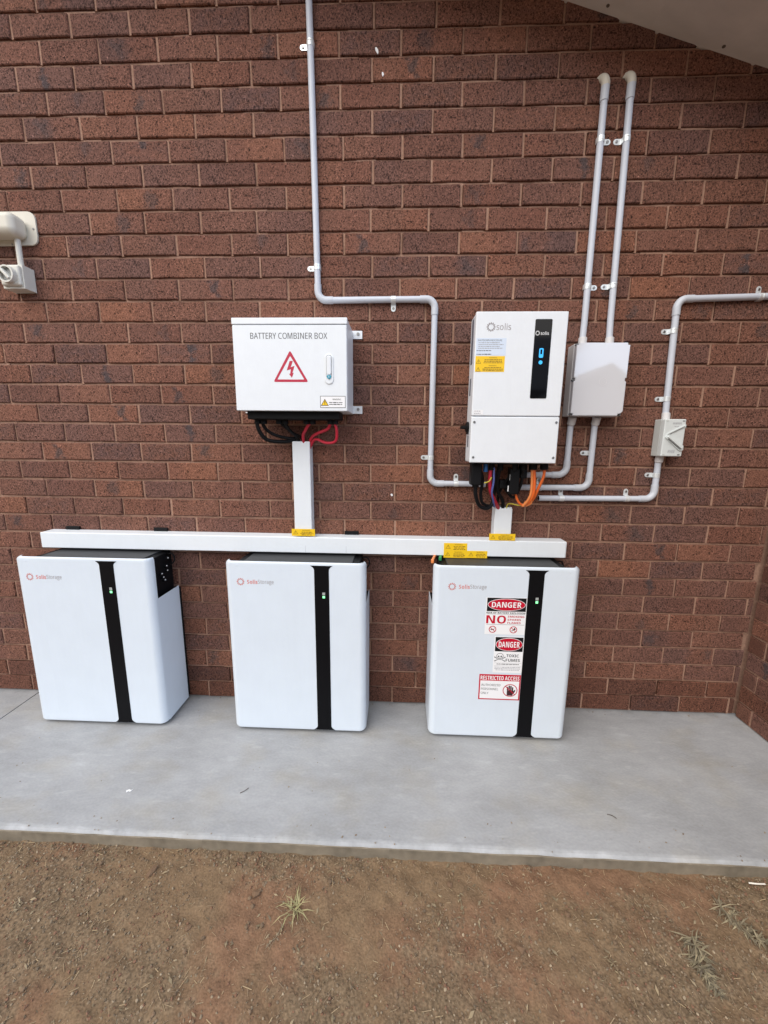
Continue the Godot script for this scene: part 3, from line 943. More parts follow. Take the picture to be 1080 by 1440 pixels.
func gable_house(s: Node3D, cx: float, half: float, eave: float, peak: float, z0: float, z1: float) -> void:
	var ss := begin()
	var g := [Vector2(-half, -0.05), Vector2(half, -0.05), Vector2(half, eave), Vector2(0, peak - 0.06), Vector2(-half, eave)]
	for z in [z0, z1]:
		for t in [[0, 1, 2], [0, 2, 4], [4, 2, 3]]:
			flat(ss, Vector3(cx + g[t[0]].x, g[t[0]].y, z), Vector3(cx + g[t[1]].x, g[t[1]].y, z), Vector3(cx + g[t[2]].x, g[t[2]].y, z), Vector3(0, 0, z - (z0 + z1) / 2))
	for q in [[0, 4], [1, 2]]:
		quad(ss, Vector3(cx + g[q[0]].x, g[q[0]].y, z0), Vector3(cx + g[q[1]].x, g[q[1]].y, z0), Vector3(cx + g[q[1]].x, g[q[1]].y, z1), Vector3(cx + g[q[0]].x, g[q[0]].y, z1), Vector3(g[q[0]].x, 0, 0))
	part("wall", ss.commit(), mat(Color(0.10, 0.095, 0.09), 0.8), s)
	for sgn in [-1.0, 1.0]:
		var d := Vector3(sgn * half * 1.08, -(peak - eave) * 1.08, 0)
		var st := begin()
		var n := Vector3(sgn * (peak - eave), half, 0)
		var a := Vector3(cx, peak, z0 - 0.2)
		var b := Vector3(cx, peak, z1 + 0.2)
		quad(st, a, b, b + d, a + d, n)
		quad(st, a - Vector3(0, 0.05, 0), b - Vector3(0, 0.05, 0), b + d - Vector3(0, 0.05, 0), a + d - Vector3(0, 0.05, 0), -n)
		quad(st, a, a + d, a + d - Vector3(0, 0.05, 0), a - Vector3(0, 0.05, 0), Vector3.FORWARD)
		part("roof", st.commit(), mat(Color(0.08, 0.08, 0.085), 0.6), s)

func stone_shape(sd: int) -> ArrayMesh:
	var r := RandomNumberGenerator.new()
	r.seed = sd
	var st := begin()
	var ring := []
	for j in [-0.55, 0.55]:
		var row := []
		for i in 6:
			var a: float = TAU * (i + (0.5 if j > 0 else 0.0)) / 6
			row.append(Vector3(cos(a) * 0.85, j, sin(a) * 0.85) * r.randf_range(0.75, 1.2))
		ring.append(row)
	var t := Vector3(0, 0.95, 0)
	var b := Vector3(0, -0.95, 0)
	for i in 6:
		var j := (i + 1) % 6
		for f in [[ring[0][i], ring[0][j], ring[1][i]], [ring[1][i], ring[1][j], ring[0][j]], [ring[1][i], ring[1][j], t], [ring[0][i], ring[0][j], b]]:
			flat(st, f[0], f[1], f[2], f[0] + f[1] + f[2])
	return st.commit()

func weed(called: String, label: String, category: String, at: Vector3, n: int, h: float, col: Color, sd: int) -> void:
	var r := RandomNumberGenerator.new()
	r.seed = 3000 + sd
	var st := begin()
	for i in n:
		var a := r.randf() * TAU
		var lean := r.randf_range(0.5, 1.35)
		var len_ := h * r.randf_range(0.5, 1.15)
		var dir := Vector3(cos(a) * sin(lean), cos(lean), sin(a) * sin(lean))
		var p0 := Vector3(r.randf_range(-0.012, 0.012), 0, r.randf_range(-0.012, 0.012))
		var p1 := p0 + dir * len_ * 0.55
		var p2 := p1 + (dir + Vector3(0, -0.6, 0)).normalized() * len_ * 0.5
		p1.y = maxf(p1.y, 0.002)
		p2.y = maxf(p2.y, 0.001)
		var w := Vector3(-sin(a), 0, cos(a)) * r.randf_range(0.0010, 0.0022)
		var c := col.lerp(Color(0.45, 0.36, 0.2), r.randf() * 0.7) * r.randf_range(0.7, 1.15)
		st.set_color(c)
		quad(st, p0 - w, p0 + w, p1 + w * 0.8, p1 - w * 0.8, Vector3.UP)
		flat(st, p1 - w * 0.8, p1 + w * 0.8, p2, Vector3.UP)
	var o := solo(called, st.commit(), M.tint, label, category)
	o.position = at

func leaf_shape() -> ArrayMesh:
	var st := begin()
	var p := [Vector3(-1, 0, 0), Vector3(-0.2, 0.25, 0.35), Vector3(1, 0.05, 0.05), Vector3(0.1, 0.1, -0.4)]
	flat(st, p[0], p[1], p[3], Vector3.UP)
	flat(st, p[1], p[2], p[3], Vector3.UP)
	return st.commit()

# a dead plant flattened on the soil: a bent stem with ragged narrow leaves to both sides
func flat_weed(called: String, label: String, height: Callable, at: Vector2, dir: Vector2, long: float, wide: float, n: int, col: Color, sd: int) -> void:
	var r := RandomNumberGenerator.new()
	r.seed = 7000 + sd
	dir = dir.normalized()
	var st := begin()
	var side := dir.orthogonal()
	var path := []
	for i in 9:
		var t := i / 8.0
		var p := at + dir * long * t + side * wide * 0.35 * sin(t * 4.0 + sd)
		path.append(Vector3(p.x, height.call(p.x, p.y) + 0.004 + 0.003 * sin(t * 9.0 + sd), p.y))
	st.set_color(col * 0.8)
	add_tube(st, path, 0.0011, 5)
	for i in n:
		var t := r.randf() ** 0.8
		var k: Vector3 = path[int(t * 8.0)]
		var spread := wide * (1.0 - 0.75 * t) * r.randf_range(0.35, 1.15)
		var d2 := (side * (1.0 if r.randf() < 0.5 else -1.0) * r.randf_range(0.3, 1.0) + dir * r.randf_range(-0.5, 0.9)).normalized()
		var d := Vector3(d2.x, r.randf_range(-0.05, 0.35), d2.y)
		var p0 := k + Vector3(r.randf_range(-0.004, 0.004), 0, r.randf_range(-0.004, 0.004))
		var p1 := p0 + d * spread * 0.55
		var p2 := p1 + Vector3(d.x + r.randf_range(-0.4, 0.4), -0.25, d.z + r.randf_range(-0.4, 0.4)) * spread * 0.5
		p2.y = maxf(p2.y, height.call(p2.x, p2.z) + 0.001)
		var w := Vector3(-d.z, r.randf_range(-0.5, 0.5), d.x) * r.randf_range(0.0009, 0.0022)
		st.set_color(col.lerp(Color(0.40, 0.33, 0.2), r.randf() ** 2 * 0.8) * r.randf_range(0.65, 1.15))
		quad(st, p0 - w * 0.6, p0 + w * 0.6, p1 + w, p1 - w, Vector3.UP)
		flat(st, p1 - w, p1 + w, p2, Vector3.UP)
	solo(called, st.commit(), M.tint, label, "weed")

# ------------------------------------------------------------------ conduits
func pipe_run(label: String, legs: Array, start_open := false) -> Node3D:
	# legs: corner points; bends of radius R are cut at each inner corner
	var o := thing("conduit", label, "conduit", legs[0], "grey electrical conduits on the brick wall")
	var R := 0.036
	var n := legs.size()
	for i in n - 1:
		var a: Vector3 = legs[i]
		var b: Vector3 = legs[i + 1]
		var d := (b - a).normalized()
		if i > 0: a += d * R
		if i < n - 2: b -= d * R
		var mid := (a + b) / 2 + Vector3(rng.randf_range(-0.0008, 0.0008), rng.randf_range(-0.0008, 0.0008), 0)
		part("pipe", tube([a, mid, b], 0.0125, 18), M.conduit, o)
	for i in range(1, n - 1):
		var k: Vector3 = legs[i]
		var d0: Vector3 = (k - (legs[i - 1] as Vector3)).normalized()
		var d1: Vector3 = ((legs[i + 1] as Vector3) - k).normalized()
		var pts := [k - d0 * (R + 0.026)]
		pts.append_array(bend(k - d0 * R, k, k + d1 * R, 10))
		pts.append(k + d1 * (R + 0.026))
		part("elbow", tube(pts, 0.0146, 18), M.socket, o)
	return o

func clip(at: Vector3, turn: float, label: String) -> void:
	# a saddle over a pipe that runs along local y, with its lug to local +x
	var o := thing("saddle_clip", label, "saddle clip", Vector3(at.x, at.y, 0), "zinc saddle clips holding the grey conduits")
	o.rotation.z = turn
	base = Vector3.ZERO
	var st := begin()
	var hw := 0.010
	var prof := []
	for k in 11:
		var a := PI - PI * k / 10.0
		prof.append([Vector2(cos(a) * 0.0142, 0.0128 + sin(a) * 0.0142), Vector2(cos(a), sin(a))])
	prof.push_front([Vector2(-0.0142, 0.003), Vector2(-1, 0)])
	prof.append([Vector2(0.0142, 0.004), Vector2(1, 0)])
	prof.append([Vector2(0.0160, 0.0022), Vector2(0, 1)])
	prof.append([Vector2(0.0330, 0.0022), Vector2(0, 1)])
	for k in prof.size() - 1:
		var p: Vector2 = prof[k][0]
		var q: Vector2 = prof[k + 1][0]
		var n0 := Vector3(prof[k][1].x, 0, prof[k][1].y)
		var n1 := Vector3(prof[k + 1][1].x, 0, prof[k + 1][1].y)
		tri(st, Vector3(p.x, -hw, p.y), Vector3(q.x, -hw, q.y), Vector3(q.x, hw, q.y), n0, n1, n1)
		tri(st, Vector3(p.x, -hw, p.y), Vector3(q.x, hw, q.y), Vector3(p.x, hw, p.y), n0, n1, n0)
		for s in [-1.0, 1.0]:
			var ip := p - (prof[k][1] as Vector2) * 0.0011
			var iq := q - (prof[k + 1][1] as Vector2) * 0.0011
			quad(st, Vector3(p.x, s * hw, p.y), Vector3(q.x, s * hw, q.y), Vector3(iq.x, s * hw, iq.y), Vector3(ip.x, s * hw, ip.y), Vector3(0, s, 0))
	var tip := PackedVector2Array()
	for k in 9:
		var a := -PI / 2 + PI * k / 8.0
		tip.append(Vector2(0.033 + cos(a) * 0.0105, sin(a) * hw))
	add_fig(st, tip, 0.0022, 0.0012)
	part("strap", st.commit(), M.zinc, o)
	# raised ribs pressed into the strap
	part("rib", tube([Vector3(-0.0075, -0.0045, 0.0253), Vector3(0.0, -0.0045, 0.0272), Vector3(0.0075, -0.0045, 0.0253)], 0.0012, 6), M.zinc, o)
	part("screw", cyl(Vector3(0.031, 0, 0.002), Vector3(0.031, 0, 0.0052), 0.0050, 12), M.screw, o)

func build_conduits() -> void:
	var z := 0.0135
	pipe_run("long grey conduit dropping from the top, stepping right and running down to the inverter", [Vector3(-0.353, 3.02, z), Vector3(-0.3385, 1.886, z), Vector3(0.150, 1.889, z), Vector3(0.152, 1.122, z), Vector3(0.40, 1.121, z)])
	for v in [["left one of two parallel grey conduits rising from the junction box to a wall elbow", 0.762, 0.768, 2.63, 0.766], ["right one of two parallel grey conduits rising from the junction box to a wall elbow", 0.857, 0.873, 2.635, 0.876]]:
		var o := thing("conduit", v[0], "conduit", Vector3(v[2], 1.70, z), "grey electrical conduits on the brick wall")
		part("pipe", tube([Vector3(v[4], 1.72, 0.0145), Vector3(v[2], 1.80, z), Vector3((v[1] + v[2]) / 2, 2.2, z), Vector3(v[1], v[3] - 0.02, z)], 0.0125, 18), M.conduit, o)
		part("coupling", tube([Vector3(v[1], v[3] - 0.055, z), Vector3(v[1], v[3] - 0.004, z + 0.001)], 0.0150, 18), M.socket, o, "")
		var a := Vector3(v[1], v[3] - 0.006, z + 0.001)
		var k := Vector3(v[1], v[3] + 0.036, z + 0.008)
		var b := Vector3(v[1] - 0.014, v[3] + 0.036, -0.026)
		part("wall_elbow", tube(bend(a, k, b, 14), 0.0152, 18), M.cream, o, "cream weathered elbow turning into the wall")
		part("gland", cyl(Vector3(v[4], 1.700, 0.0175), Vector3(v[4], 1.738, 0.0172), 0.0165), M.junction, o)
	for v in [["short grey conduit from the junction box bottom curving left under the inverter, upper one", 0.750, 1.168, 0.56], ["short grey conduit from the junction box bottom curving left under the inverter, lower one", 0.852, 1.112, 0.50]]:
		var o := pipe_run(v[0], [Vector3(v[1], 1.43, 0.016), Vector3(v[1], v[2], 0.016), Vector3(v[3], v[2] - 0.003, 0.016)])
		part("gland", cyl(Vector3(v[1], 1.385, 0.018), Vector3(v[1], 1.416, 0.03), 0.0165), M.junction, o)
	var c4 := pipe_run("grey conduit entering from the right edge and dropping to the isolator switch", [Vector3(1.672, 1.899, z), Vector3(1.131, 1.885, z), Vector3(1.1455, 1.42, z)])
	part("gland", cyl(Vector3(1.145, 1.405, 0.02), Vector3(1.145, 1.436, 0.016), 0.0158), M.junction, c4)
	var c5 := pipe_run("grey conduit from the isolator switch down and left, ending open below the inverter", [Vector3(1.142, 1.25, z), Vector3(1.1415, 1.066, z), Vector3(0.640, 1.062, z)])
	part("gland", cyl(Vector3(1.142, 1.228, 0.016), Vector3(1.142, 1.258, 0.02), 0.0158), M.junction, c5)
	part("open_end", cyl(Vector3(0.6392, 1.062, z), Vector3(0.6402, 1.062, z), 0.0098), M.black, c5)

	clip(Vector3(-0.3495, 2.782, 0), PI, "saddle clip on the long conduit near the top of the picture")
	clip(Vector3(-0.340, 2.012, 0), PI, "saddle clip on the long conduit just above its first bend")
	clip(Vector3(-0.023, 1.888, 0), -PI / 2, "saddle clip with its lug hanging below the level conduit above the combiner box")
	clip(Vector3(0.152, 1.237, 0), PI, "saddle clip on the conduit left of the inverter base, lug to the left")
	clip(Vector3(0.269, 1.122, 0), PI / 2, "saddle clip standing up on the conduit just left of the inverter cables")
	clip(Vector3(0.7635, 2.45, 0), 0, "upper saddle clip on the left of the two tall conduits")
	clip(Vector3(0.8605, 2.45, 0), PI, "upper saddle clip on the right of the two tall conduits")
	clip(Vector3(0.767, 1.933, 0), 0, "lower saddle clip on the left of the two tall conduits")
	clip(Vector3(0.869, 1.936, 0), PI, "lower saddle clip on the right of the two tall conduits")
	clip(Vector3(0.852, 1.264, 0), PI, "saddle clip on the conduit below the right side of the junction box")
	clip(Vector3(1.133, 1.764, 0), PI, "saddle clip below the bend at the right, above the isolator switch")
	clip(Vector3(1.1425, 1.494, 0), PI, "saddle clip just above the isolator switch")
	clip(Vector3(1.1415, 1.171, 0), PI, "saddle clip just below the isolator switch")
	clip(Vector3(1.026, 1.065, 0), PI / 2, "right saddle clip standing up on the lowest conduit")
	clip(Vector3(0.740, 1.063, 0), PI / 2, "left saddle clip standing up on the lowest conduit")
	clip(Vector3(1.453, 1.893, 0), PI / 2, "saddle clip on the conduit at the right edge of the picture")
	clip(Vector3(0.648, 1.166, 0), -PI / 2, "saddle clip behind the orange cables on the upper short conduit")
	clip(Vector3(0.640, 1.110, 0), PI / 2, "saddle clip behind the orange cables on the lower short conduit")

# ------------------------------------------------------------------ combiner box
func warning_triangle(parent: Node3D, cx: float, cy: float, h: float, z: float, fill: Material, line: Material) -> void:
	var st := begin()
	var o := PackedVector2Array([Vector2(cx, cy + h * 0.55), Vector2(cx - h * 0.6, cy - h * 0.45), Vector2(cx + h * 0.6, cy - h * 0.45)])
	var i := PackedVector2Array()
	var m := Vector2(cx, cy - h * 0.12)
	for p in o: i.append(m + (p - m) * 0.76)
	add_loop(st, o, i, z)
	add_bar(st, Vector2(cx, cy + h * 0.22), Vector2(cx, cy - h * 0.14), h * 0.1, z)
	add_bar(st, Vector2(cx, cy - h * 0.2), Vector2(cx, cy - h * 0.28), h * 0.1, z)
	if fill: part("warning_triangle", fig(i, z - 0.0001, 0.0002), fill, parent)
	part("warning_sign", st.commit(), line, parent)

func build_combiner() -> void:
	var x0 := -0.637
	var x1 := -0.194
	var y0 := 1.422
	var y1 := 1.764
	var o := thing("battery_combiner_box", "white steel battery combiner box with red lightning triangle on the brick wall", "electrical box", Vector3((x0 + x1) / 2, y0, 0))
	blockers.append(AABB(Vector3(x0, y0, 0), Vector3(x1 - x0, y1 - y0, 0.2)))
	var b := part("body", box(Vector3(x0, y0, 0.006), Vector3(x1, y1, 0.188), 0.003, 2), M.steel_white, o)
	part("rain_lip", box(Vector3(x0 - 0.001, 1.7405, 0.18), Vector3(x1 + 0.001, y1 + 0.0005, 0.2), 0.003, 2), M.steel_white, b)
	var d := part("door", box(Vector3(x0 + 0.001, y0 - 0.001, 0.1885), Vector3(x1 - 0.001, 1.7378, 0.2), 0.003, 2), M.steel_white, o)
	var z := 0.2004
	letters(d, "BATTERY COMBINER BOX", -0.418, 1.699, z, 0.297, 0.0215, M.ink_grey)
	# red triangle with a lightning flash
	var st := begin()
	var tri_o := rounded([Vector2(-0.4145, 1.647), Vector2(-0.483, 1.530), Vector2(-0.346, 1.530)], 0.009)
	var tri_i := rounded([Vector2(-0.4145, 1.6265), Vector2(-0.4675, 1.5395), Vector2(-0.3615, 1.5395)], 0.003)
	add_loop(st, tri_o, tri_i, z)
	part("red_triangle", st.commit(), M.logo_mark, d)
	part("lightning_flash", fig(PackedVector2Array([Vector2(-0.417, 1.608), Vector2(-0.4295, 1.573), Vector2(-0.4135, 1.5775), Vector2(-0.4165, 1.560), Vector2(-0.4215, 1.561), Vector2(-0.4105, 1.546), Vector2(-0.4025, 1.5645), Vector2(-0.4075, 1.563), Vector2(-0.3985, 1.590), Vector2(-0.4135, 1.585), Vector2(-0.4045, 1.608)]), z, 0.0002), M.logo_mark, d)
	# swing handle in a recessed escutcheon
	var h := part("handle", stadium(-0.264, 1.5225, 1.634, 0.0165, 0.1995, 0.2035), M.steel_white, d)
	var hs := begin()
	add_loop(hs, rounded([Vector2(-0.2745, 1.6285), Vector2(-0.2745, 1.545), Vector2(-0.2535, 1.545), Vector2(-0.2535, 1.6285)], 0.009), rounded([Vector2(-0.2735, 1.6275), Vector2(-0.2735, 1.546), Vector2(-0.2545, 1.546), Vector2(-0.2545, 1.6275)], 0.0085), 0.2038)
	part("handle_gap", hs.commit(), M.groove, h)
	part("lever", stadium(-0.264, 1.556, 1.626, 0.0082, 0.203, 0.2085), M.white, h)
	part("lock", cyl(Vector3(-0.264, 1.5495, 0.203), Vector3(-0.264, 1.5495, 0.2075), 0.0082), M.lock, h)
	part("key_slot", plate(-0.2652, 1.5455, -0.2628, 1.5535, 0.2079), M.zinc, h)
	# small warning label
	var l := part("warning_label", plate(-0.301, 1.4335, -0.2015, 1.4785, z), M.label_white, d)
	var ls := begin()
	add_loop(ls, PackedVector2Array([Vector2(-0.301, 1.4335), Vector2(-0.2015, 1.4335), Vector2(-0.2015, 1.4785), Vector2(-0.301, 1.4785)]), PackedVector2Array([Vector2(-0.2992, 1.4353), Vector2(-0.2033, 1.4353), Vector2(-0.2033, 1.4767), Vector2(-0.2992, 1.4767)]), z + 0.0003)
	part("label_border", ls.commit(), M.ink_grey, d)
	warning_triangle(d, -0.283, 1.453, 0.026, z + 0.0004, M.label_yellow, M.ink)
	letters(d, "WARNING", -0.236, 1.4655, z + 0.0003, 0.033, 0.0058, M.ink)
	part("fine_print", print_rows(-0.266, -0.206, [1.4535, 1.4465], 0.0042, z + 0.0003, 5), M.ink_grey, d)
	for e in [[x1, 1.0, 1.752], [x1, 1.0, 1.441], [x0, -1.0, 1.752], [x0, -1.0, 1.441]]:
		var a: float = e[0]
		var q: float = a + e[1] * 0.040
		var br := part("mounting_bracket", box(Vector3(minf(a - e[1] * 0.02, q), e[2] - 0.0165, 0.002), Vector3(maxf(a - e[1] * 0.02, q), e[2] + 0.0165, 0.0055), 0.001), M.steel_white, o)
		part("screw", cyl(Vector3(a + e[1] * 0.022, e[2] + 0.003, 0.005), Vector3(a + e[1] * 0.022, e[2] + 0.003, 0.010), 0.0062, 10), M.screw, br)
	var g := part("gland_plate", box(Vector3(-0.607, 1.390, 0.070), Vector3(-0.231, 1.4225, 0.168), 0.004), M.black, o)
	for x in [-0.58, -0.555, -0.49, -0.465, -0.375, -0.35, -0.275, -0.255]:
		part("gland", cyl(Vector3(x, 1.401, 0.125), Vector3(x, 1.373, 0.125), 0.0135, 10), M.black, o)

	# cables that loop from the glands into the duct below
	var bl := [["outermost black cable sagging from the left glands of the combiner box", [Vector3(-0.585, 1.382, 0.125), Vector3(-0.578, 1.345, 0.12), Vector3(-0.552, 1.308, 0.10), Vector3(-0.49, 1.300, 0.07), Vector3(-0.44, 1.306, 0.045), Vector3(-0.425, 1.27, 0.04)], 0.0082],
		["inner black cable sagging from the left glands of the combiner box", [Vector3(-0.562, 1.382, 0.125), Vector3(-0.555, 1.355, 0.11), Vector3(-0.525, 1.330, 0.09), Vector3(-0.475, 1.316, 0.07), Vector3(-0.435, 1.312, 0.045), Vector3(-0.425, 1.27, 0.04)], 0.0070],
		["short black cable dropping straight from the middle glands into the duct", [Vector3(-0.468, 1.382, 0.125), Vector3(-0.455, 1.35, 0.10), Vector3(-0.435, 1.32, 0.06), Vector3(-0.42, 1.27, 0.042)], 0.0070],
		["black cable crossing behind the first red cable above the duct", [Vector3(-0.49, 1.382, 0.12), Vector3(-0.45, 1.340, 0.08), Vector3(-0.415, 1.315, 0.05), Vector3(-0.41, 1.27, 0.042)], 0.0065]]
	for c in bl: solo("black_cable", tube(curve(c[1]), c[2], 10), M.rubber, c[0], "cable", "black cables under the combiner box")
	var rd := [["short red cable dropping from the third gland straight into the duct", [Vector3(-0.36, 1.382, 0.125), Vector3(-0.385, 1.352, 0.10), Vector3(-0.405, 1.325, 0.07), Vector3(-0.405, 1.27, 0.042)], 0.0066],
		["middle red cable running slantwise from the right gland to the duct", [Vector3(-0.275, 1.380, 0.125), Vector3(-0.29, 1.355, 0.11), Vector3(-0.335, 1.338, 0.09), Vector3(-0.37, 1.318, 0.06), Vector3(-0.392, 1.27, 0.042)], 0.0066],
		["outer red cable looping widest at the right below the combiner box", [Vector3(-0.258, 1.380, 0.125), Vector3(-0.250, 1.345, 0.12), Vector3(-0.258, 1.305, 0.11), Vector3(-0.30, 1.297, 0.09), Vector3(-0.355, 1.311, 0.06), Vector3(-0.385, 1.27, 0.042)], 0.0060]]
	for c in rd: solo("red_cable", tube(curve(c[1]), c[2], 10), M.red_cable, c[0], "cable", "red cables under the combiner box")

func rounded(p: Array, r: float, n := 5) -> PackedVector2Array:
	var out := PackedVector2Array()
	for i in p.size():
		var k: Vector2 = p[i]
		var a: Vector2 = (p[i - 1] - k).normalized()
		var b: Vector2 = (p[(i + 1) % p.size()] - k).normalized()
		for j in n + 1:
			var t := float(j) / n
			out.append(k + a * r * (1 - t) * (1 - t) + b * r * t * t)
	return out

func stadium(cx: float, y0: float, y1: float, r: float, z0: float, z1: float) -> ArrayMesh:
	var st := begin()
	var o := PackedVector2Array()
	var i := PackedVector2Array()
	for k in 25:
		var a := -PI + PI * k / 24.0
		var d := Vector2(cos(a), sin(a))
		o.append(Vector2(cx, y0 + r) + d * r)
		i.append(Vector2(cx, y0 + r) + d * (r - 0.0015))
	for k in 25:
		var a := PI * k / 24.0
		var d := Vector2(cos(a), sin(a))
		o.append(Vector2(cx, y1 - r) + d * r)
		i.append(Vector2(cx, y1 - r) + d * (r - 0.0015))
	for k in o.size():
		var l := (k + 1) % o.size()
		var n := Vector3(o[k].x - cx, 0, 0)
		n = Vector3(o[k].x - i[k].x, o[k].y - i[k].y, 0).normalized()
		quad(st, Vector3(o[k].x, o[k].y, z0), Vector3(o[l].x, o[l].y, z0), Vector3(o[l].x, o[l].y, z1 - 0.001), Vector3(o[k].x, o[k].y, z1 - 0.001), n)
		quad(st, Vector3(o[k].x, o[k].y, z1 - 0.001), Vector3(o[l].x, o[l].y, z1 - 0.001), Vector3(i[l].x, i[l].y, z1), Vector3(i[k].x, i[k].y, z1), n + Vector3.BACK)
		flat(st, Vector3(i[k].x, i[k].y, z1), Vector3(i[l].x, i[l].y, z1), Vector3(cx, (y0 + y1) / 2, z1), Vector3.BACK)
	return st.commit()

# ------------------------------------------------------------------ inverter, junction box, isolator
func sun_logo(parent: Node3D, cx: float, cy: float, r: float, z: float, m: Material) -> void:
	var st := begin()
	add_loop(st, oval(cx, cy, r * 0.72, r * 0.72, 24), oval(cx, cy, r * 0.60, r * 0.60, 24), z)
	for k in 12:
		var a := TAU * k / 12
		var d := Vector2(cos(a), sin(a))
		var t := d.orthogonal() * r * 0.15
		var c := Vector2(cx, cy)
		quad(st, v3(c + d * r * 0.66 - t, z), v3(c + d * r * 1.02 - t * 0.6, z), v3(c + d * r * 1.02 + t * 0.6, z), v3(c + d * r * 0.66 + t, z), Vector3.BACK)
	part("sun_emblem", st.commit(), m, parent)

func v3(p: Vector2, z: float) -> Vector3: return Vector3(p.x, p.y, z)

func build_inverter() -> void:
	var x0 := 0.290
	var x1 := 0.6285
	var y0 := 1.226
	var y1 := 1.784
	var o := thing("inverter", "white wall-mounted inverter with a black glossy display strip", "inverter", Vector3((x0 + x1) / 2, y0, 0))
	blockers.append(AABB(Vector3(x0, y0, 0), Vector3(x1 - x0, y1 - y0, 0.2)))
	var body := part("body", box(Vector3(x0 + 0.0005, y0 + 0.001, 0.095), Vector3(x1 - 0.0005, y1 - 0.001, 0.190), 0.006, 2), M.white, o)
	part("heat_sink", box(Vector3(x0 + 0.035, y0 + 0.03, 0.004), Vector3(x1 - 0.03, y1 - 0.03, 0.10), 0.003), mat(Color(0.2, 0.2, 0.21), 0.5, 0.6), o)
	part("upper_cover", box(Vector3(x0, 1.4068, 0.180), Vector3(x1, y1, 0.2), 0.004, 2), M.white, o)
	var lc := part("lower_cover", box(Vector3(x0, y0, 0.180), Vector3(x1, 1.4038, 0.2), 0.004, 2), M.white, o)
	for p in [Vector2(0.302, 1.383), Vector2(0.6165, 1.384), Vector2(0.304, 1.2475), Vector2(0.616, 1.2485)]:
		part("screw", cyl(Vector3(p.x, p.y, 0.199), Vector3(p.x, p.y, 0.2022), 0.0048, 12), M.screw, lc)
	# left side: vents, switch
	for v in [[1.772, 1.607, 0.035], [1.553, 1.488, 0.022]]:
		part("side_vent", box(Vector3(x0 - 0.0012, v[1], 0.142 - v[2] / 2), Vector3(x0 + 0.004, v[0], 0.142 + v[2] / 2), 0.001), M.vent, body)
	part("side_label", box(Vector3(x0 - 0.0008, 1.286, 0.135), Vector3(x0 + 0.002, 1.330, 0.155), 0.0003), M.vent, body)
	var sw := part("switch", cyl(Vector3(x0 - 0.010, 1.365, 0.140), Vector3(x0 + 0.002, 1.365, 0.140), 0.022, 16), M.black, o)
	part("switch_lever", box(Vector3(x0 - 0.030, 1.358, 0.118), Vector3(x0 - 0.008, 1.371, 0.162), 0.003), M.black, sw)
	part("switch_base", box(Vector3(x0 - 0.006, 1.338, 0.125), Vector3(x0 + 0.001, 1.356, 0.155), 0.001), M.black, sw)
	# display
	var z := 0.2004
	var dp := part("display_panel", fig(rounded([Vector2(0.5085, 1.7565), Vector2(0.5085, 1.473), Vector2(0.5705, 1.473), Vector2(0.5705, 1.7565)], 0.005), 0.2012, 0.0012), M.gloss, o)
	var zi := 0.2016
	var st := begin()
	add_loop(st, rounded([Vector2(0.5300, 1.6545), Vector2(0.5300, 1.6205), Vector2(0.5460, 1.6205), Vector2(0.5460, 1.6545)], 0.005), rounded([Vector2(0.5345, 1.6500), Vector2(0.5345, 1.6330), Vector2(0.5415, 1.6330), Vector2(0.5415, 1.6500)], 0.002), zi)
	part("battery_icon", st.commit(), M.cyan, dp)
	part("indicator_dot", fig(oval(0.538, 1.604, 0.0072, 0.0072, 16), zi, 0.0002), M.cyan, dp)
	sun_logo(dp, 0.5190, 1.7075, 0.0085, zi, M.label_white)
	letters(dp, "solis", 0.5455, 1.7075, zi, 0.030, 0.0125, M.label_white)
	sun_logo(o, 0.3465, 1.7295, 0.0165, z, M.logo_grey)
	letters(o, "solis", 0.3935, 1.7305, z, 0.054, 0.0235, M.logo_grey)
	# stickers
	part("shutdown_label", plate(0.2945, 1.6285, 0.4065, 1.6905, z), M.label_blue, o)
	letters(o, "SHUTDOWN PROCEDURE", 0.3455, 1.6825, z + 0.0003, 0.090, 0.0062, M.ink_grey)
	part("fine_print", print_rows(0.303, 0.400, [1.674, 1.6675, 1.661, 1.6545], 0.0032, z + 0.0003, 11), M.ink_faint, o)
	part("fine_print", print_rows(0.297, 0.365, [1.646, 1.633], 0.0036, z + 0.0003, 12), M.ink_grey, o)
	part("warning_label", plate(0.2945, 1.5695, 0.4045, 1.6265, z), M.label_yellow, o)
	for y in [1.6125, 1.584]:
		warning_triangle(o, 0.3065, y - 0.006, 0.016, z + 0.0003, null, M.ink_brown)
		letters(o, "WARNING", 0.360, y + 0.0085, z + 0.0003, 0.030, 0.0045, M.ink_brown)
		part("fine_print", print_rows(0.322, 0.400, [y + 0.001, y - 0.0045, y - 0.010], 0.0036, z + 0.0003, int(y * 1000), true), M.ink_brown, o)
	part("serial_label", plate(0.297, 1.4115, 0.3335, 1.4290, z), M.label_white, o)
	part("fine_print", print_rows(0.299, 0.331, [1.4245, 1.4165], 0.0032, z + 0.0003, 14), M.ink_faint, o)
	# connectors under the case
	part("connector_tray", box(Vector3(x0 + 0.02, y0 - 0.006, 0.10), Vector3(x1 - 0.02, y0 + 0.004, 0.18), 0.002), M.black, o)
	for x in [0.395, 0.432, 0.492, 0.527]:
		part("gland", cyl(Vector3(x, 1.222, 0.13), Vector3(x, 1.192, 0.13), 0.0125, 10), M.black, o)
	for x in [0.567, 0.612]:
		part("gland", cyl(Vector3(x, 1.222, 0.125), Vector3(x, 1.196, 0.125), 0.0165, 10), M.black, o)
	part("plug", box(Vector3(0.310, 1.130, 0.10), Vector3(0.354, 1.222, 0.15), 0.006, 2), M.black, o)
	part("plug", cyl(Vector3(0.334, 1.155, 0.128), Vector3(0.334, 1.120, 0.126), 0.014, 12), M.black, o)
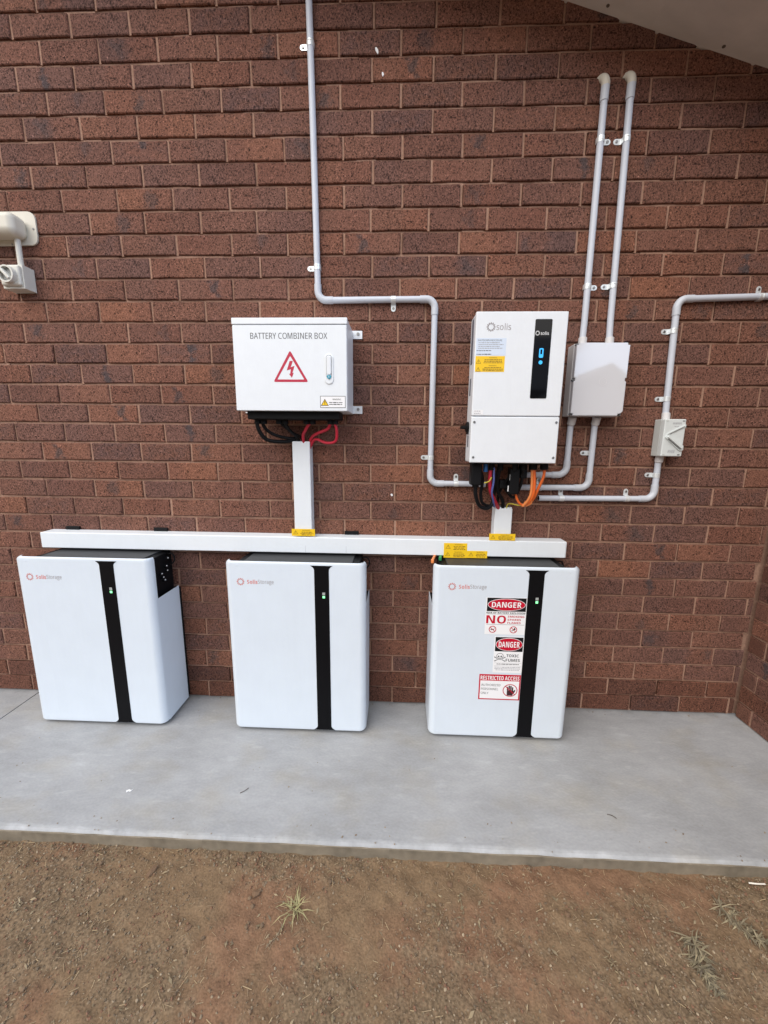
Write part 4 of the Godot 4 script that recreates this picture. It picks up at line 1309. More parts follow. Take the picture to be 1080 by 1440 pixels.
	part("blue_plug", cyl(Vector3(0.372, 1.222, 0.125), Vector3(0.372, 1.185, 0.125), 0.0095, 10), M.blue, o, "blue plug among the black connectors")
	part("plug", box(Vector3(0.474, 1.092, 0.085), Vector3(0.515, 1.200, 0.130), 0.005, 2), M.black, o)
	part("plug", box(Vector3(0.520, 1.158, 0.08), Vector3(0.548, 1.215, 0.12), 0.005, 2), M.black, o)
	part("plug", box(Vector3(0.440, 1.112, 0.06), Vector3(0.474, 1.150, 0.10), 0.005, 2), M.black, o)
	for k in [[0.474, 1.165], [0.468, 1.118]]:
		part("cable_tag", box(Vector3(k[0], k[1] - 0.014, 0.126), Vector3(k[0] + 0.004, k[1] + 0.010, 0.1275), 0.0004), M.label_white, o)

	var cs := [["black_cable", "thick black cable looping down from the left plug of the inverter", M.rubber, [Vector3(0.334, 1.13, 0.126), Vector3(0.338, 1.085, 0.122), Vector3(0.358, 1.040, 0.11), Vector3(0.392, 1.026, 0.10), Vector3(0.418, 1.045, 0.085), Vector3(0.425, 1.10, 0.08), Vector3(0.430, 1.20, 0.11)], 0.0082],
		["black_cable", "thin black cable running slantwise from the middle glands to the short duct", M.rubber, [Vector3(0.492, 1.195, 0.13), Vector3(0.470, 1.155, 0.11), Vector3(0.450, 1.10, 0.08), Vector3(0.447, 1.06, 0.06), Vector3(0.455, 0.99, 0.04)], 0.0055],
		["black_cable", "black cable dropping straight behind the red cable under the inverter", M.rubber, [Vector3(0.432, 1.20, 0.125), Vector3(0.428, 1.15, 0.11), Vector3(0.438, 1.10, 0.09), Vector3(0.470, 1.05, 0.06), Vector3(0.475, 0.99, 0.04)], 0.0075],
		["black_cable", "black cable curling right from the second black plug under the inverter", M.rubber, [Vector3(0.527, 1.195, 0.12), Vector3(0.530, 1.15, 0.11), Vector3(0.520, 1.10, 0.10), Vector3(0.505, 1.075, 0.09), Vector3(0.485, 1.09, 0.085), Vector3(0.460, 1.125, 0.08)], 0.0062],
		["black_cable", "short black cable bulging out left of the blue plug under the inverter", M.rubber, [Vector3(0.350, 1.20, 0.115), Vector3(0.366, 1.15, 0.11), Vector3(0.362, 1.09, 0.105), Vector3(0.372, 1.05, 0.10), Vector3(0.40, 1.035, 0.09)], 0.0065],
		["red_cable", "thick red cable bending from the inverter into the short duct", M.red_cable, [Vector3(0.393, 1.205, 0.13), Vector3(0.392, 1.15, 0.128), Vector3(0.402, 1.10, 0.115), Vector3(0.432, 1.050, 0.085), Vector3(0.452, 1.020, 0.055), Vector3(0.458, 0.98, 0.04)], 0.0078],
		["blue_cable", "thin blue cable beside the thick red cable under the inverter", M.blue_cable, [Vector3(0.404, 1.205, 0.135), Vector3(0.406, 1.15, 0.137), Vector3(0.404, 1.10, 0.126), Vector3(0.418, 1.060, 0.10), Vector3(0.43, 1.03, 0.075)], 0.0042],
		["earth_cable", "short green and yellow earth wire curling near the blue plug", M.green_yellow, [Vector3(0.393, 1.165, 0.150), Vector3(0.384, 1.148, 0.150), Vector3(0.365, 1.140, 0.148)], 0.0024],
		["earth_cable", "green and yellow earth wire from the orange loops into the short duct", M.green_yellow, [Vector3(0.556, 1.042, 0.10), Vector3(0.530, 1.040, 0.09), Vector3(0.503, 1.043, 0.07), Vector3(0.492, 1.035, 0.055), Vector3(0.488, 0.99, 0.045)], 0.0026],
		["orange_cable", "left orange cable of the first pair hanging from the inverter", M.orange_pale, [Vector3(0.563, 1.20, 0.125), Vector3(0.566, 1.14, 0.128), Vector3(0.565, 1.09, 0.125), Vector3(0.552, 1.052, 0.112), Vector3(0.540, 1.040, 0.10)], 0.0052],
		["orange_cable", "right orange cable of the first pair hanging from the inverter", M.orange_cable, [Vector3(0.572, 1.20, 0.125), Vector3(0.577, 1.14, 0.128), Vector3(0.576, 1.09, 0.124), Vector3(0.563, 1.055, 0.11), Vector3(0.548, 1.040, 0.10)], 0.0064],
		["orange_cable", "orange cable slanting down from the rightmost gland of the inverter", M.orange_cable, [Vector3(0.615, 1.20, 0.125), Vector3(0.612, 1.165, 0.126), Vector3(0.598, 1.12, 0.12), Vector3(0.582, 1.070, 0.11), Vector3(0.560, 1.043, 0.10)], 0.0060],
		["orange_cable", "lower orange cable looping left from the knot to the black plug", M.orange_cable, [Vector3(0.508, 1.11, 0.105), Vector3(0.512, 1.08, 0.107), Vector3(0.528, 1.052, 0.105), Vector3(0.550, 1.040, 0.10)], 0.0050],
		["orange_cable", "pale orange cable loop at the knot of orange cables", M.orange_pale, [Vector3(0.545, 1.038, 0.105), Vector3(0.553, 1.058, 0.112), Vector3(0.572, 1.066, 0.114), Vector3(0.575, 1.052, 0.108), Vector3(0.556, 1.040, 0.102)], 0.0048]]
	for c in cs: solo(c[0], tube(curve(c[3]), c[4], 10), c[2], c[1], "cable", "cables under the inverter")

func build_boxes() -> void:
	var o := thing("junction_box", "pale grey plastic junction box with a glossy lid right of the inverter", "junction box", Vector3(0.822, 1.418, 0))
	blockers.append(AABB(Vector3(0.717, 1.418, 0), Vector3(0.21, 0.285, 0.085)))
	part("base", box(Vector3(0.716, 1.4175, 0.001), Vector3(0.928, 1.7035, 0.060), 0.004, 2), M.junction, o)
	var st := begin()
	var pts := PackedVector2Array([Vector2(0.7265, 1.4185), Vector2(0.905, 1.4185), Vector2(0.908, 1.4265), Vector2(0.9185, 1.4275), Vector2(0.9265, 1.437), Vector2(0.9265, 1.553), Vector2(0.921, 1.556), Vector2(0.921, 1.566), Vector2(0.9265, 1.569), Vector2(0.9265, 1.694), Vector2(0.918, 1.694), Vector2(0.917, 1.7025), Vector2(0.7265, 1.7025), Vector2(0.7265, 1.694), Vector2(0.7175, 1.693), Vector2(0.7175, 1.569), Vector2(0.723, 1.566), Vector2(0.723, 1.556), Vector2(0.7175, 1.553), Vector2(0.7175, 1.428), Vector2(0.7265, 1.427)])
	add_fig(st, pts, 0.083, 0.0215)
	var inset := Geometry2D.offset_polygon(pts, -0.0022)[0]
	add_fig(st, inset, 0.0845, 0.0015)
	var lid := part("lid", st.commit(), M.lid, o)
	var rg := begin()
	add_loop(rg, oval(0.834, 1.553, 0.0155, 0.0155, 32), oval(0.834, 1.553, 0.0138, 0.0138, 32), 0.0851)
	add_loop(rg, oval(0.834, 1.553, 0.0055, 0.0095, 24), oval(0.834, 1.553, 0.0042, 0.0080, 24), 0.0851)
	part("moulded_mark", rg.commit(), mat(Color(0.66, 0.65, 0.67), 0.3), lid)
	for p in [[0.7195, 1.561], [0.9245, 1.561], [0.9225, 1.4235], [0.7215, 1.4235], [0.9225, 1.698], [0.7215, 1.698]]:
		part("lid_screw", cyl(Vector3(p[0], p[1], 0.06), Vector3(p[0], p[1], 0.074), 0.0042, 10), M.groove, o)

	var i := thing("isolator_switch", "grey weatherproof isolator switch between two conduits at the right", "isolator switch", Vector3(1.155, 1.255, 0))
	blockers.append(AABB(Vector3(1.112, 1.255, 0), Vector3(0.086, 0.154, 0.07)))
	part("base", box(Vector3(1.1125, 1.2545, 0.001), Vector3(1.1985, 1.4085, 0.045), 0.003, 2), M.iso, i)
	var cv := part("cover", box(Vector3(1.1115, 1.2550, 0.0462), Vector3(1.1975, 1.4080, 0.070), 0.004, 2), M.iso_face, i)
	part("seam", box(Vector3(1.114, 1.256, 0.0445), Vector3(1.1972, 1.4072, 0.0470), 0.0005), M.groove, i)
	var kn := part("knob", fig(rounded([Vector2(1.117, 1.334), Vector2(1.128, 1.346), Vector2(1.196, 1.299), Vector2(1.196, 1.280), Vector2(1.182, 1.279)], 0.005), 0.0755, 0.006), M.iso_face, i)
	part("lever", fig(rounded([Vector2(1.124, 1.334), Vector2(1.129, 1.339), Vector2(1.190, 1.297), Vector2(1.185, 1.287)], 0.002), 0.084, 0.0085), M.iso_face, kn)
	var sh := begin()
	add_bar(sh, Vector2(1.1285, 1.3275), Vector2(1.184, 1.2845), 0.0035, 0.0759)
	part("knob_groove", sh.commit(), M.groove, kn)
	part("ridge", fig(PackedVector2Array([Vector2(1.126, 1.346), Vector2(1.131, 1.352), Vector2(1.196, 1.386), Vector2(1.196, 1.377)]), 0.0735, 0.0035), M.iso_face, cv)
	var sh2 := begin()
	add_bar(sh2, Vector2(1.135, 1.3485), Vector2(1.192, 1.3785), 0.0022, 0.0739)
	part("ridge_line", sh2.commit(), M.groove, cv)
	part("side_notch", box(Vector3(1.1945, 1.372, 0.055), Vector3(1.1990, 1.384, 0.0705), 0.0005), M.iso, cv)
	part("fine_print", print_rows(1.142, 1.180, [1.3925, 1.3885], 0.003, 0.0704, 31, true), M.ink_faint, cv)
	part("fine_print", print_rows(1.150, 1.172, [1.378], 0.003, 0.0704, 32, true), M.ink_faint, cv)
	part("fine_print", print_rows(1.135, 1.168, [1.2805, 1.2755, 1.2705], 0.003, 0.0704, 33, true), M.ink_faint, cv)
	for p in [[1.121, 1.4005], [1.187, 1.4005], [1.183, 1.2625], [1.121, 1.2625]]:
		part("cover_screw", plate(p[0] - 0.005, p[1] - 0.002, p[0] + 0.005, p[1] + 0.002, 0.0708, 0.001), M.groove if p[0] > 1.15 else M.iso, cv)

	# at the left edge: duct cover with a small rotary isolator below it
	var l := thing("duct_cover", "cream plastic pipe duct cover on the wall at the left edge", "duct cover", Vector3(-1.66, 2.17, 0))
	part("flange", fig(rounded([Vector2(-1.527, 2.236), Vector2(-1.95, 2.236), Vector2(-1.95, 2.108), Vector2(-1.527, 2.108)], 0.035, 8), 0.007, 0.0065), M.cream, l)
	part("hood", box(Vector3(-1.95, 2.120, 0.004), Vector3(-1.560, 2.205, 0.085), 0.026, 5), M.cream, l)
	part("screw", cyl(Vector3(-1.539, 2.170, 0.006), Vector3(-1.539, 2.170, 0.009), 0.0042, 10), M.screw, l)
	part("screw", cyl(Vector3(-1.640, 2.1125, 0.006), Vector3(-1.640, 2.1125, 0.009), 0.0035, 10), M.screw, l)
	var s := thing("isolator_switch", "small cream rotary isolator switch hanging below the cream duct cover at the left edge", "isolator switch", Vector3(-1.61, 1.925, 0))
	part("box", box(Vector3(-1.660, 1.922, 0.001), Vector3(-1.566, 2.014, 0.056), 0.002, 2), M.cream_pale, s)
	part("front", box(Vector3(-1.656, 1.930, 0.052), Vector3(-1.571, 2.010, 0.070), 0.010, 3), M.cream_pale, s)
	var rim := part("dial_rim", ring_wall(Vector3(-1.613, 1.9685, 0.069), 0.034, 0.027, 0.020), M.cream_pale, s)
	part("dial", cyl(Vector3(-1.613, 1.9685, 0.069), Vector3(-1.613, 1.9685, 0.075), 0.0265, 24), M.groove_pale, rim)
	var kb := part("knob", box(Vector3(-0.026, -0.0055, 0), Vector3(0.026, 0.0055, 0.022), 0.003, 2), M.cream_pale, rim)
	kb.transform = Transform3D(Basis(Vector3.BACK, -0.85), Vector3(-1.613, 1.9685, 0.073))
	part("conduit_stub", tube([Vector3(-1.594, 2.005, 0.030), Vector3(-1.594, 2.135, 0.030)], 0.0105, 16), M.cream_pale, s)

func ring_wall(c: Vector3, r1: float, r0: float, h: float) -> ArrayMesh:
	var st := begin()
	var n := 32
	for k in n:
		var a := Vector3(cos(TAU * k / n), sin(TAU * k / n), 0)
		var b := Vector3(cos(TAU * (k + 1) / n), sin(TAU * (k + 1) / n), 0)
		var u := Vector3(0, 0, h)
		quad(st, c + a * r1, c + b * r1, c + b * r1 * 0.97 + u, c + a * r1 * 0.97 + u, a)
		quad(st, c + a * r0, c + b * r0, c + b * r0 + u, c + a * r0 + u, -a)
		quad(st, c + a * r0 + u, c + b * r0 + u, c + b * r1 * 0.97 + u, c + a * r1 * 0.97 + u, Vector3.BACK)
	return st.commit()

# ------------------------------------------------------------------ trunking
func yellow_label(parent: Node3D, x0: float, y0: float, x1: float, y1: float, z: float, sd: int) -> void:
	part("warning_label", plate(x0, y0, x1, y1, z, 0.0006), M.label_yellow, parent)
	var h := y1 - y0
	warning_triangle(parent, x0 + h * 0.55, (y0 + y1) / 2, h * 0.55, z + 0.0003, null, M.ink_brown)
	letters(parent, "WARNING", (x0 + x1) / 2 + h * 0.4, y1 - h * 0.2, z + 0.0003, (x1 - x0) * 0.34, h * 0.17, M.ink_brown)
	part("fine_print", print_rows(x0 + h * 1.2, x1 - h * 0.2, [y0 + h * 0.55, y0 + h * 0.36, y0 + h * 0.17], h * 0.13, z + 0.0003, sd, true), M.ink_brown, parent)

func build_trunking() -> void:
	var o := thing("cable_trunking", "long level white cable trunking above the three batteries", "cable trunking", Vector3(-0.45, 0.803, 0))
	blockers.append(AABB(Vector3(-1.647, 0.803, 0), Vector3(2.402, 0.075, 0.075)))
	part("duct", box(Vector3(-1.647, 0.804, 0.0025), Vector3(0.755, 0.876, 0.066), 0.002, 2), M.trunk, o)
	part("lid", box(Vector3(-1.648, 0.803, 0.0662), Vector3(0.756, 0.877, 0.0755), 0.004, 2), M.trunk, o)
	part("end_cap", box(Vector3(0.7545, 0.8045, 0.004), Vector3(0.758, 0.8755, 0.073), 0.001), M.trunk, o)
	part("end_cap", box(Vector3(-1.650, 0.8045, 0.004), Vector3(-1.6465, 0.8755, 0.073), 0.001), M.trunk, o)
	for x in [-0.408, -0.222]: part("lid_scuff", box(Vector3(x, 0.806, 0.0752), Vector3(x + 0.0012, 0.838, 0.0759), 0.0002), M.scuff, o)
	for x in [-1.545, -1.115, -0.204]:
		part("fixing_tab", box(Vector3(x - 0.033, 0.872, 0.002), Vector3(x + 0.033, 0.893, 0.012), 0.002), M.black, o)
	yellow_label(o, 0.218, 0.828, 0.3215, 0.8625, 0.0762, 1)
	yellow_label(o, 0.218, 0.7945, 0.3215, 0.8278, 0.0762, 2)
	yellow_label(o, 0.3217, 0.7955, 0.412, 0.8285, 0.0762, 3)
	var a := thing("cable_duct", "tall upright white cable duct joining the combiner box cables to the level trunking", "cable duct", Vector3(-0.418, 0.88, 0), "upright white cable ducts")
	blockers.append(AABB(Vector3(-0.456, 0.88, 0), Vector3(0.077, 0.42, 0.06)))
	part("duct", box(Vector3(-0.4560, 0.8785, 0.003), Vector3(-0.3795, 1.302, 0.052), 0.0015, 1), M.trunk, a)
	part("lid", box(Vector3(-0.4570, 0.8790, 0.0522), Vector3(-0.3785, 1.303, 0.061), 0.004, 2), M.trunk, a)
	part("opening", box(Vector3(-0.452, 1.3005, 0.006), Vector3(-0.3835, 1.3024, 0.051), 0.0005), M.groove, a)
	yellow_label(a, -0.467, 0.8825, -0.3615, 0.9150, 0.0768, 4)
	var b := thing("cable_duct", "short upright white cable duct under the inverter cables", "cable duct", Vector3(0.477, 0.88, 0), "upright white cable ducts")
	blockers.append(AABB(Vector3(0.439, 0.88, 0), Vector3(0.077, 0.145, 0.06)))
	part("duct", box(Vector3(0.4395, 0.8785, 0.003), Vector3(0.5140, 1.0245, 0.052), 0.0015, 1), M.trunk, b)
	part("lid", box(Vector3(0.4385, 0.8790, 0.0522), Vector3(0.5150, 1.0200, 0.061), 0.004, 2), M.trunk, b)
	part("opening", box(Vector3(0.4435, 1.0230, 0.006), Vector3(0.5105, 1.0250, 0.051), 0.0005), M.groove, b)
	yellow_label(b, 0.4155, 0.8790, 0.530, 0.9095, 0.0768, 5)

# ------------------------------------------------------------------ batteries
func cover_shell(cx: float, y0: float, y1: float, back: float, end_low: bool, end_high: bool) -> ArrayMesh:
	# a folded sheet front with rounded vertical edges, side cheeks running back to z = back
	var st := begin()
	var slices := []
	var rr := 0.012
	for k in 6:
		var t := 1.0 - sin(PI / 2 * k / 5.0)
		if end_low: slices.append([y0 + rr * (1.0 - cos(PI / 2 * k / 5.0)), t])
	if not end_low: slices.append([y0, 0.0])
	if not end_high: slices.append([y1, 0.0])
	for k in 6:
		var t := 1.0 - cos(PI / 2 * k / 5.0)
		if end_high: slices.append([y1 - rr * (1.0 - sin(PI / 2 * k / 5.0)), t])
	var rings := []
	for s in slices:
		var dx: float = s[1] * 0.008
		var dz: float = s[1] * (0.012 if s[0] > 0.4 else 0.006)
		var ring := []
		for q in 2:
			var th := 0.0025 * q
			var hw := 0.300 - dx - th
			var fz := 0.225 - dz - th
			var r := 0.028 - th
			var half := []
			half.append([Vector2(hw, back), Vector2(1, 0)])
			for k in 9:
				var a := PI / 2 * k / 8.0
				half.append([Vector2(hw - r + r * cos(a), fz - r + r * sin(a)), Vector2(cos(a), sin(a))])
			var row := []
			for h in half: row.append([Vector3(cx - h[0].x, s[0], h[0].y), Vector3(-h[1].x, 0, h[1].y)])
			half.reverse()
			for h in half: row.append([Vector3(cx + h[0].x, s[0], h[0].y), Vector3(h[1].x, 0, h[1].y)])
			ring.append(row)
		rings.append(ring)
	for i in rings.size() - 1:
		var tilt0: float = (1.0 if i > rings.size() / 2 else -1.0) * slices[i][1]
		var tilt1: float = (1.0 if i + 1 > rings.size() / 2 else -1.0) * slices[i + 1][1]
		for q in 2:
			var A: Array = rings[i][q]
			var B: Array = rings[i + 1][q]
			var sg := 1.0 if q == 0 else -1.0
			for k in A.size() - 1:
				var n0: Vector3 = ((A[k][1] as Vector3) + Vector3(0, tilt0, 0)).normalized() * sg
				var n1: Vector3 = ((A[k + 1][1] as Vector3) + Vector3(0, tilt0, 0)).normalized() * sg
				var n2: Vector3 = ((B[k + 1][1] as Vector3) + Vector3(0, tilt1, 0)).normalized() * sg
				var n3: Vector3 = ((B[k][1] as Vector3) + Vector3(0, tilt1, 0)).normalized() * sg
				tri(st, A[k][0], A[k + 1][0], B[k + 1][0], n0, n1, n2)
				tri(st, A[k][0], B[k + 1][0], B[k][0], n0, n2, n3)
	for e in [[0, Vector3.DOWN], [rings.size() - 1, Vector3.UP]]:
		var O: Array = rings[e[0]][0]
		var I: Array = rings[e[0]][1]
		for k in O.size() - 1:
			quad(st, O[k][0], O[k + 1][0], I[k + 1][0], I[k][0], e[1])
	for i in rings.size() - 1:
		for k in [0, rings[0][0].size() - 1]:
			quad(st, rings[i][0][k][0], rings[i + 1][0][k][0], rings[i + 1][1][k][0], rings[i][1][k][0], Vector3.FORWARD)
	return st.commit()

func battery(cx: float, shift: float, logo: float, label: String) -> Node3D:
	var o := thing("battery", label, "battery", Vector3(cx, 0, 0), "white floor-standing batteries along the wall")
	blockers.append(AABB(Vector3(cx - 0.3, 0.015, 0.02), Vector3(0.6, 0.788, 0.2)))
	part("chassis", box(Vector3(cx - 0.268, 0.02, 0.014), Vector3(cx + 0.268, 0.786, 0.196), 0.004), M.black, o)
	part("back_plate", box(Vector3(cx - 0.294, 0.018, 0.004), Vector3(cx + 0.294, 0.60, 0.0135), 0.002), M.black, o)
	part("top_plate", box(Vector3(cx - 0.236, 0.780, 0.022), Vector3(cx + 0.236, 0.7915, 0.193), 0.002), M.top_grey, o)
	for s in [-1.0, 1.0]:
		var xa: float = cx + s * 0.292
		var xb: float = cx + s * 0.2865
		part("side_flange", box(Vector3(minf(xa, xb), 0.62, 0.19), Vector3(maxf(xa, xb), 0.79, 0.2), 0.001), M.black, o)
	for x in [-0.22, 0.22]:
		part("foot", cyl(Vector3(cx + x, 0.0, 0.12), Vector3(cx + x, 0.022, 0.12), 0.018), M.black, o)
	# front cover: cheeks below, front leaf above the cut-outs
	part("front_cover", cover_shell(cx, 0.015, 0.803, 0.192, true, true), M.battery, o)
	for sd in [-1.0, 1.0]:
		var xo: float = cx + sd * 0.300
		var xi: float = cx + sd * 0.2975
		part("side_panel", box(Vector3(minf(xo, xi), 0.0165, 0.030), Vector3(maxf(xo, xi), 0.615, 0.1919), 0.0006), M.battery, o)
	# black strip that flares at both ends
	var sx := cx + shift
	var right := PackedVector2Array()
	var left := PackedVector2Array()
	for k in 7:
		var t := k / 6.0
		right.append(Vector2(sx + 0.031 + 0.016 * (1.0 - t) ** 2.2, 0.0205 + t * 0.020))
	for k in 7:
		var t := 1.0 - k / 6.0
		right.append(Vector2(sx + 0.031 + 0.016 * (1.0 - t) ** 2.2, 0.7935 - t * 0.020))
	for p in right: left.append(Vector2(2 * sx - p.x, p.y))
	left.reverse()
	right.append_array(left)
	var sp := part("display_strip", fig(right, 0.2262, 0.0012), M.stripe, o)
	part("status_light", box(Vector3(sx + 0.003, 0.651, 0.2258), Vector3(sx + 0.013, 0.661, 0.2274), 0.0007), M.led, sp)
	part("light_window", box(Vector3(sx + 0.002, 0.6645, 0.2258), Vector3(sx + 0.014, 0.676, 0.2270), 0.0005), M.lens, sp)
	var z := 0.2254
	sun_logo(o, cx + logo, 0.716, 0.0165, z, M.logo_red)
	letters(o, "Solis", cx + logo + 0.0505, 0.7165, z, 0.045, 0.0185, M.logo_red, true)
	letters(o, "Storage", cx + logo + 0.1085, 0.7145, z, 0.067, 0.0235, M.logo_grey)
	for p in [Vector2(-0.245, 0.787), Vector2(0.255, 0.787), Vector2(-0.26, 0.035), Vector2(0.27, 0.60)]:
		part("cover_dimple", cyl(Vector3(cx + p.x, p.y, 0.2245), Vector3(cx + p.x, p.y, 0.2258), 0.0035, 10), M.battery, o)
	# connectors on the right side of the chassis
	var xs := cx + 0.268
	for p in [[0.758, 0.06], [0.725, 0.075], [0.702, 0.072], [0.700, 0.115], [0.680, 0.105], [0.664, 0.095]]:
		part("connector", cyl(Vector3(xs - 0.002, p[0], p[1]), Vector3(xs + 0.010, p[0], p[1]), 0.0085, 12), M.black, o)
		part("connector_pin", cyl(Vector3(xs + 0.009, p[0] + 0.003, p[1]), Vector3(xs + 0.012, p[0] + 0.003, p[1]), 0.0032, 8), M.label_white, o)
	part("loop_cable", tube(curve([Vector3(xs, 0.775, 0.045), Vector3(xs + 0.022, 0.778, 0.045), Vector3(xs + 0.034, 0.758, 0.047), Vector3(xs + 0.026, 0.735, 0.05), Vector3(xs, 0.726, 0.05)]), 0.0035, 8), M.black, o)
	return o

func danger_head(o: Node3D, x0: float, y0: float, x1: float, y1: float, z: float) -> void:
	part("sign_header", plate(x0, y0, x1, y1, z, 0.0003), M.ink, o)
	var cx := (x0 + x1) / 2
	var cy := (y0 + y1) / 2
	var rx := (x1 - x0) * 0.485
	var ry := (y1 - y0) * 0.455
	part("sign_oval_edge", fig(oval(cx, cy, rx, ry, 40), z + 0.0004, 0.0002), M.label_white, o)
	part("sign_oval", fig(oval(cx, cy, rx - 0.002, ry - 0.002, 40), z + 0.0008, 0.0002), M.red, o)
	letters(o, "DANGER", cx, cy, z + 0.0012, (x1 - x0) * 0.76, (y1 - y0) * 0.40, M.label_white, true)

func build_batteries() -> void:
	battery(-1.339, 0.1105, -0.2365, "white battery at the left with an open black side and no warning stickers")
	battery(-0.419, 0.114, -0.232, "white battery in the middle, between the other two, without warning stickers")
	var o := battery(0.4620, 0.1210, -0.2220, "white battery at the right with three red danger signs on its front")
	var z := 0.2256
	part("danger_sign", plate(0.384, 0.508, 0.5515, 0.673, z, 0.0005), M.label_white, o)
	danger_head(o, 0.388, 0.612, 0.549, 0.6715, z + 0.0003)
	var zt := z + 0.0004
	letters(o, "RISK OF BATTERY EXPLOSION", 0.4675, 0.6055, zt, 0.160, 0.0070, M.ink, true)
	letters(o, "NO", 0.429, 0.5755, zt, 0.082, 0.036, M.red, true)
	letters(o, "SMOKING", 0.511, 0.5895, zt, 0.068, 0.0085, M.red, true)
	letters(o, "SPARKS", 0.504, 0.5755, zt, 0.055, 0.0085, M.red, true)
	letters(o, "FLAMES", 0.504, 0.5615, zt, 0.055, 0.0085, M.red, true)
	var ln := begin()
	add_bar(ln, Vector2(0.389, 0.5995), Vector2(0.547, 0.5995), 0.0009, zt)
	add_bar(ln, Vector2(0.389, 0.5530), Vector2(0.547, 0.5530), 0.0009, zt)
	part("rule_line", ln.commit(), M.ink, o)
	for p in [Vector2(0.4165, 0.531), Vector2(0.5035, 0.531)]:
		var st := begin()
		add_loop(st, oval(p.x, p.y, 0.0155, 0.0155, 28), oval(p.x, p.y, 0.0125, 0.0125, 28), zt + 0.0004)
		add_bar(st, p + Vector2(-0.0095, 0.0095), p + Vector2(0.0095, -0.0095), 0.0024, zt + 0.0004)
		part("prohibition_ring", st.commit(), M.red, o)
		var ic := begin()
		if p.x < 0.45:
			add_bar(ic, p + Vector2(-0.008, -0.001), p + Vector2(0.006, -0.001), 0.0035, zt)
			add_bar(ic, p + Vector2(0.006, 0.002), p + Vector2(0.008, 0.007), 0.0015, zt)
		else:
			add_bar(ic, p + Vector2(-0.008, -0.006), p + Vector2(0.006, 0.001), 0.0026, zt)
			add_fig(ic, PackedVector2Array([p + Vector2(0.0, 0.0), p + Vector2(0.008, -0.001), p + Vector2(0.009, 0.004), p + Vector2(0.005, 0.009), p + Vector2(0.002, 0.005)]), zt, 0.0001)
		part("prohibition_icon", ic.commit(), M.ink, o)
	# toxic fumes
	part("danger_sign", plate(0.4285, 0.331, 0.5520, 0.498, z, 0.0005), M.label_white, o)
	danger_head(o, 0.4325, 0.4305, 0.5490, 0.4960, z + 0.0003)
	letters(o, "TOXIC", 0.5085, 0.4115, zt, 0.053, 0.0130, M.ink_grey, true)
	letters(o, "FUMES", 0.5105, 0.3905, zt, 0.060, 0.0130, M.ink_grey, true)
	var sk := begin()
	var c := Vector2(0.4555, 0.4065)
	add_loop(sk, oval(c.x, c.y + 0.003, 0.0150, 0.0130, 24), oval(c.x, c.y + 0.003, 0.0132, 0.0112, 24), zt)
	add_fig(sk, oval(c.x - 0.0055, c.y + 0.0005, 0.0036, 0.0038, 12), zt, 0.0001)
	add_fig(sk, oval(c.x + 0.0055, c.y + 0.0005, 0.0036, 0.0038, 12), zt, 0.0001)
	add_fig(sk, PackedVector2Array([c + Vector2(-0.0016, -0.0065), c + Vector2(0.0016, -0.0065), c + Vector2(0, -0.0030)]), zt, 0.0001)
	for x in [-0.0055, -0.002, 0.002, 0.0055]: add_bar(sk, c + Vector2(x, -0.009), c + Vector2(x, -0.0145), 0.0012, zt)
	add_bar(sk, c + Vector2(-0.007, -0.0145), c + Vector2(0.007, -0.0145), 0.0012, zt)
	for s in [-1.0, 1.0]:
		add_bar(sk, c + Vector2(s * 0.010, -0.0095), c + Vector2(s * 0.021, -0.0035), 0.0030, zt)
		add_bar(sk, c + Vector2(s * 0.008, -0.0135), c + Vector2(s * 0.020, -0.0200), 0.0030, zt)
		add_fig(sk, oval(c.x + s * 0.0215, c.y - 0.003, 0.0024, 0.0028, 10), zt, 0.0001)
		add_fig(sk, oval(c.x + s * 0.0205, c.y - 0.0205, 0.0024, 0.0028, 10), zt, 0.0001)
	part("skull_and_crossbones", sk.commit(), M.ink_grey, o)
	part("fine_print", print_rows(0.4335, 0.5475, [0.3715], 0.0040, zt, 41, true), M.ink_grey, o)
	part("fine_print", print_rows(0.4335, 0.5475, [0.3570, 0.3505, 0.3440], 0.0034, zt, 42, true), M.ink_faint, o)
	var l2 := begin()
	add_bar(l2, Vector2(0.4335, 0.3770), Vector2(0.5475, 0.3770), 0.0008, zt)
	add_bar(l2, Vector2(0.4335, 0.3640), Vector2(0.5475, 0.3640), 0.0008, zt)
	part("rule_line", l2.commit(), M.ink_faint, o)
	# restricted access
	part("restricted_sign", plate(0.3735, 0.2005, 0.5510, 0.3215, z, 0.0005), M.red, o)
	part("sign_field", plate(0.3790, 0.2060, 0.5455, 0.2915, zt, 0.0003), M.label_white, o)
	letters(o, "RESTRICTED ACCESS", 0.4622, 0.3050, zt, 0.166, 0.0190, M.label_white, true)
	letters(o, "AUTHORIZED", 0.4245, 0.2715, zt + 0.0004, 0.082, 0.0105, M.ink_grey)
	letters(o, "PERSONNEL", 0.4205, 0.2520, zt + 0.0004, 0.074, 0.0105, M.ink_grey)
	letters(o, "ONLY", 0.4000, 0.2325, zt + 0.0004, 0.033, 0.0105, M.ink_grey)
	var hc := Vector2(0.5085, 0.2480)
	var hs := begin()
	add_fig(hs, rounded([hc + Vector2(-0.013, -0.025), hc + Vector2(0.012, -0.025), hc + Vector2(0.0145, 0.0), hc + Vector2(-0.0135, 0.0)], 0.004), zt + 0.0004, 0.0001)
	var fx := [-0.0112, -0.004, 0.0032, 0.0104]
	var fl := [0.017, 0.023, 0.022, 0.016]
	for k in 4:
		add_fig(hs, rounded([hc + Vector2(fx[k] - 0.0029, -0.001), hc + Vector2(fx[k] + 0.0029, -0.001), hc + Vector2(fx[k] + 0.0029, fl[k]), hc + Vector2(fx[k] - 0.0029, fl[k])], 0.0025), zt + 0.0004, 0.0001)
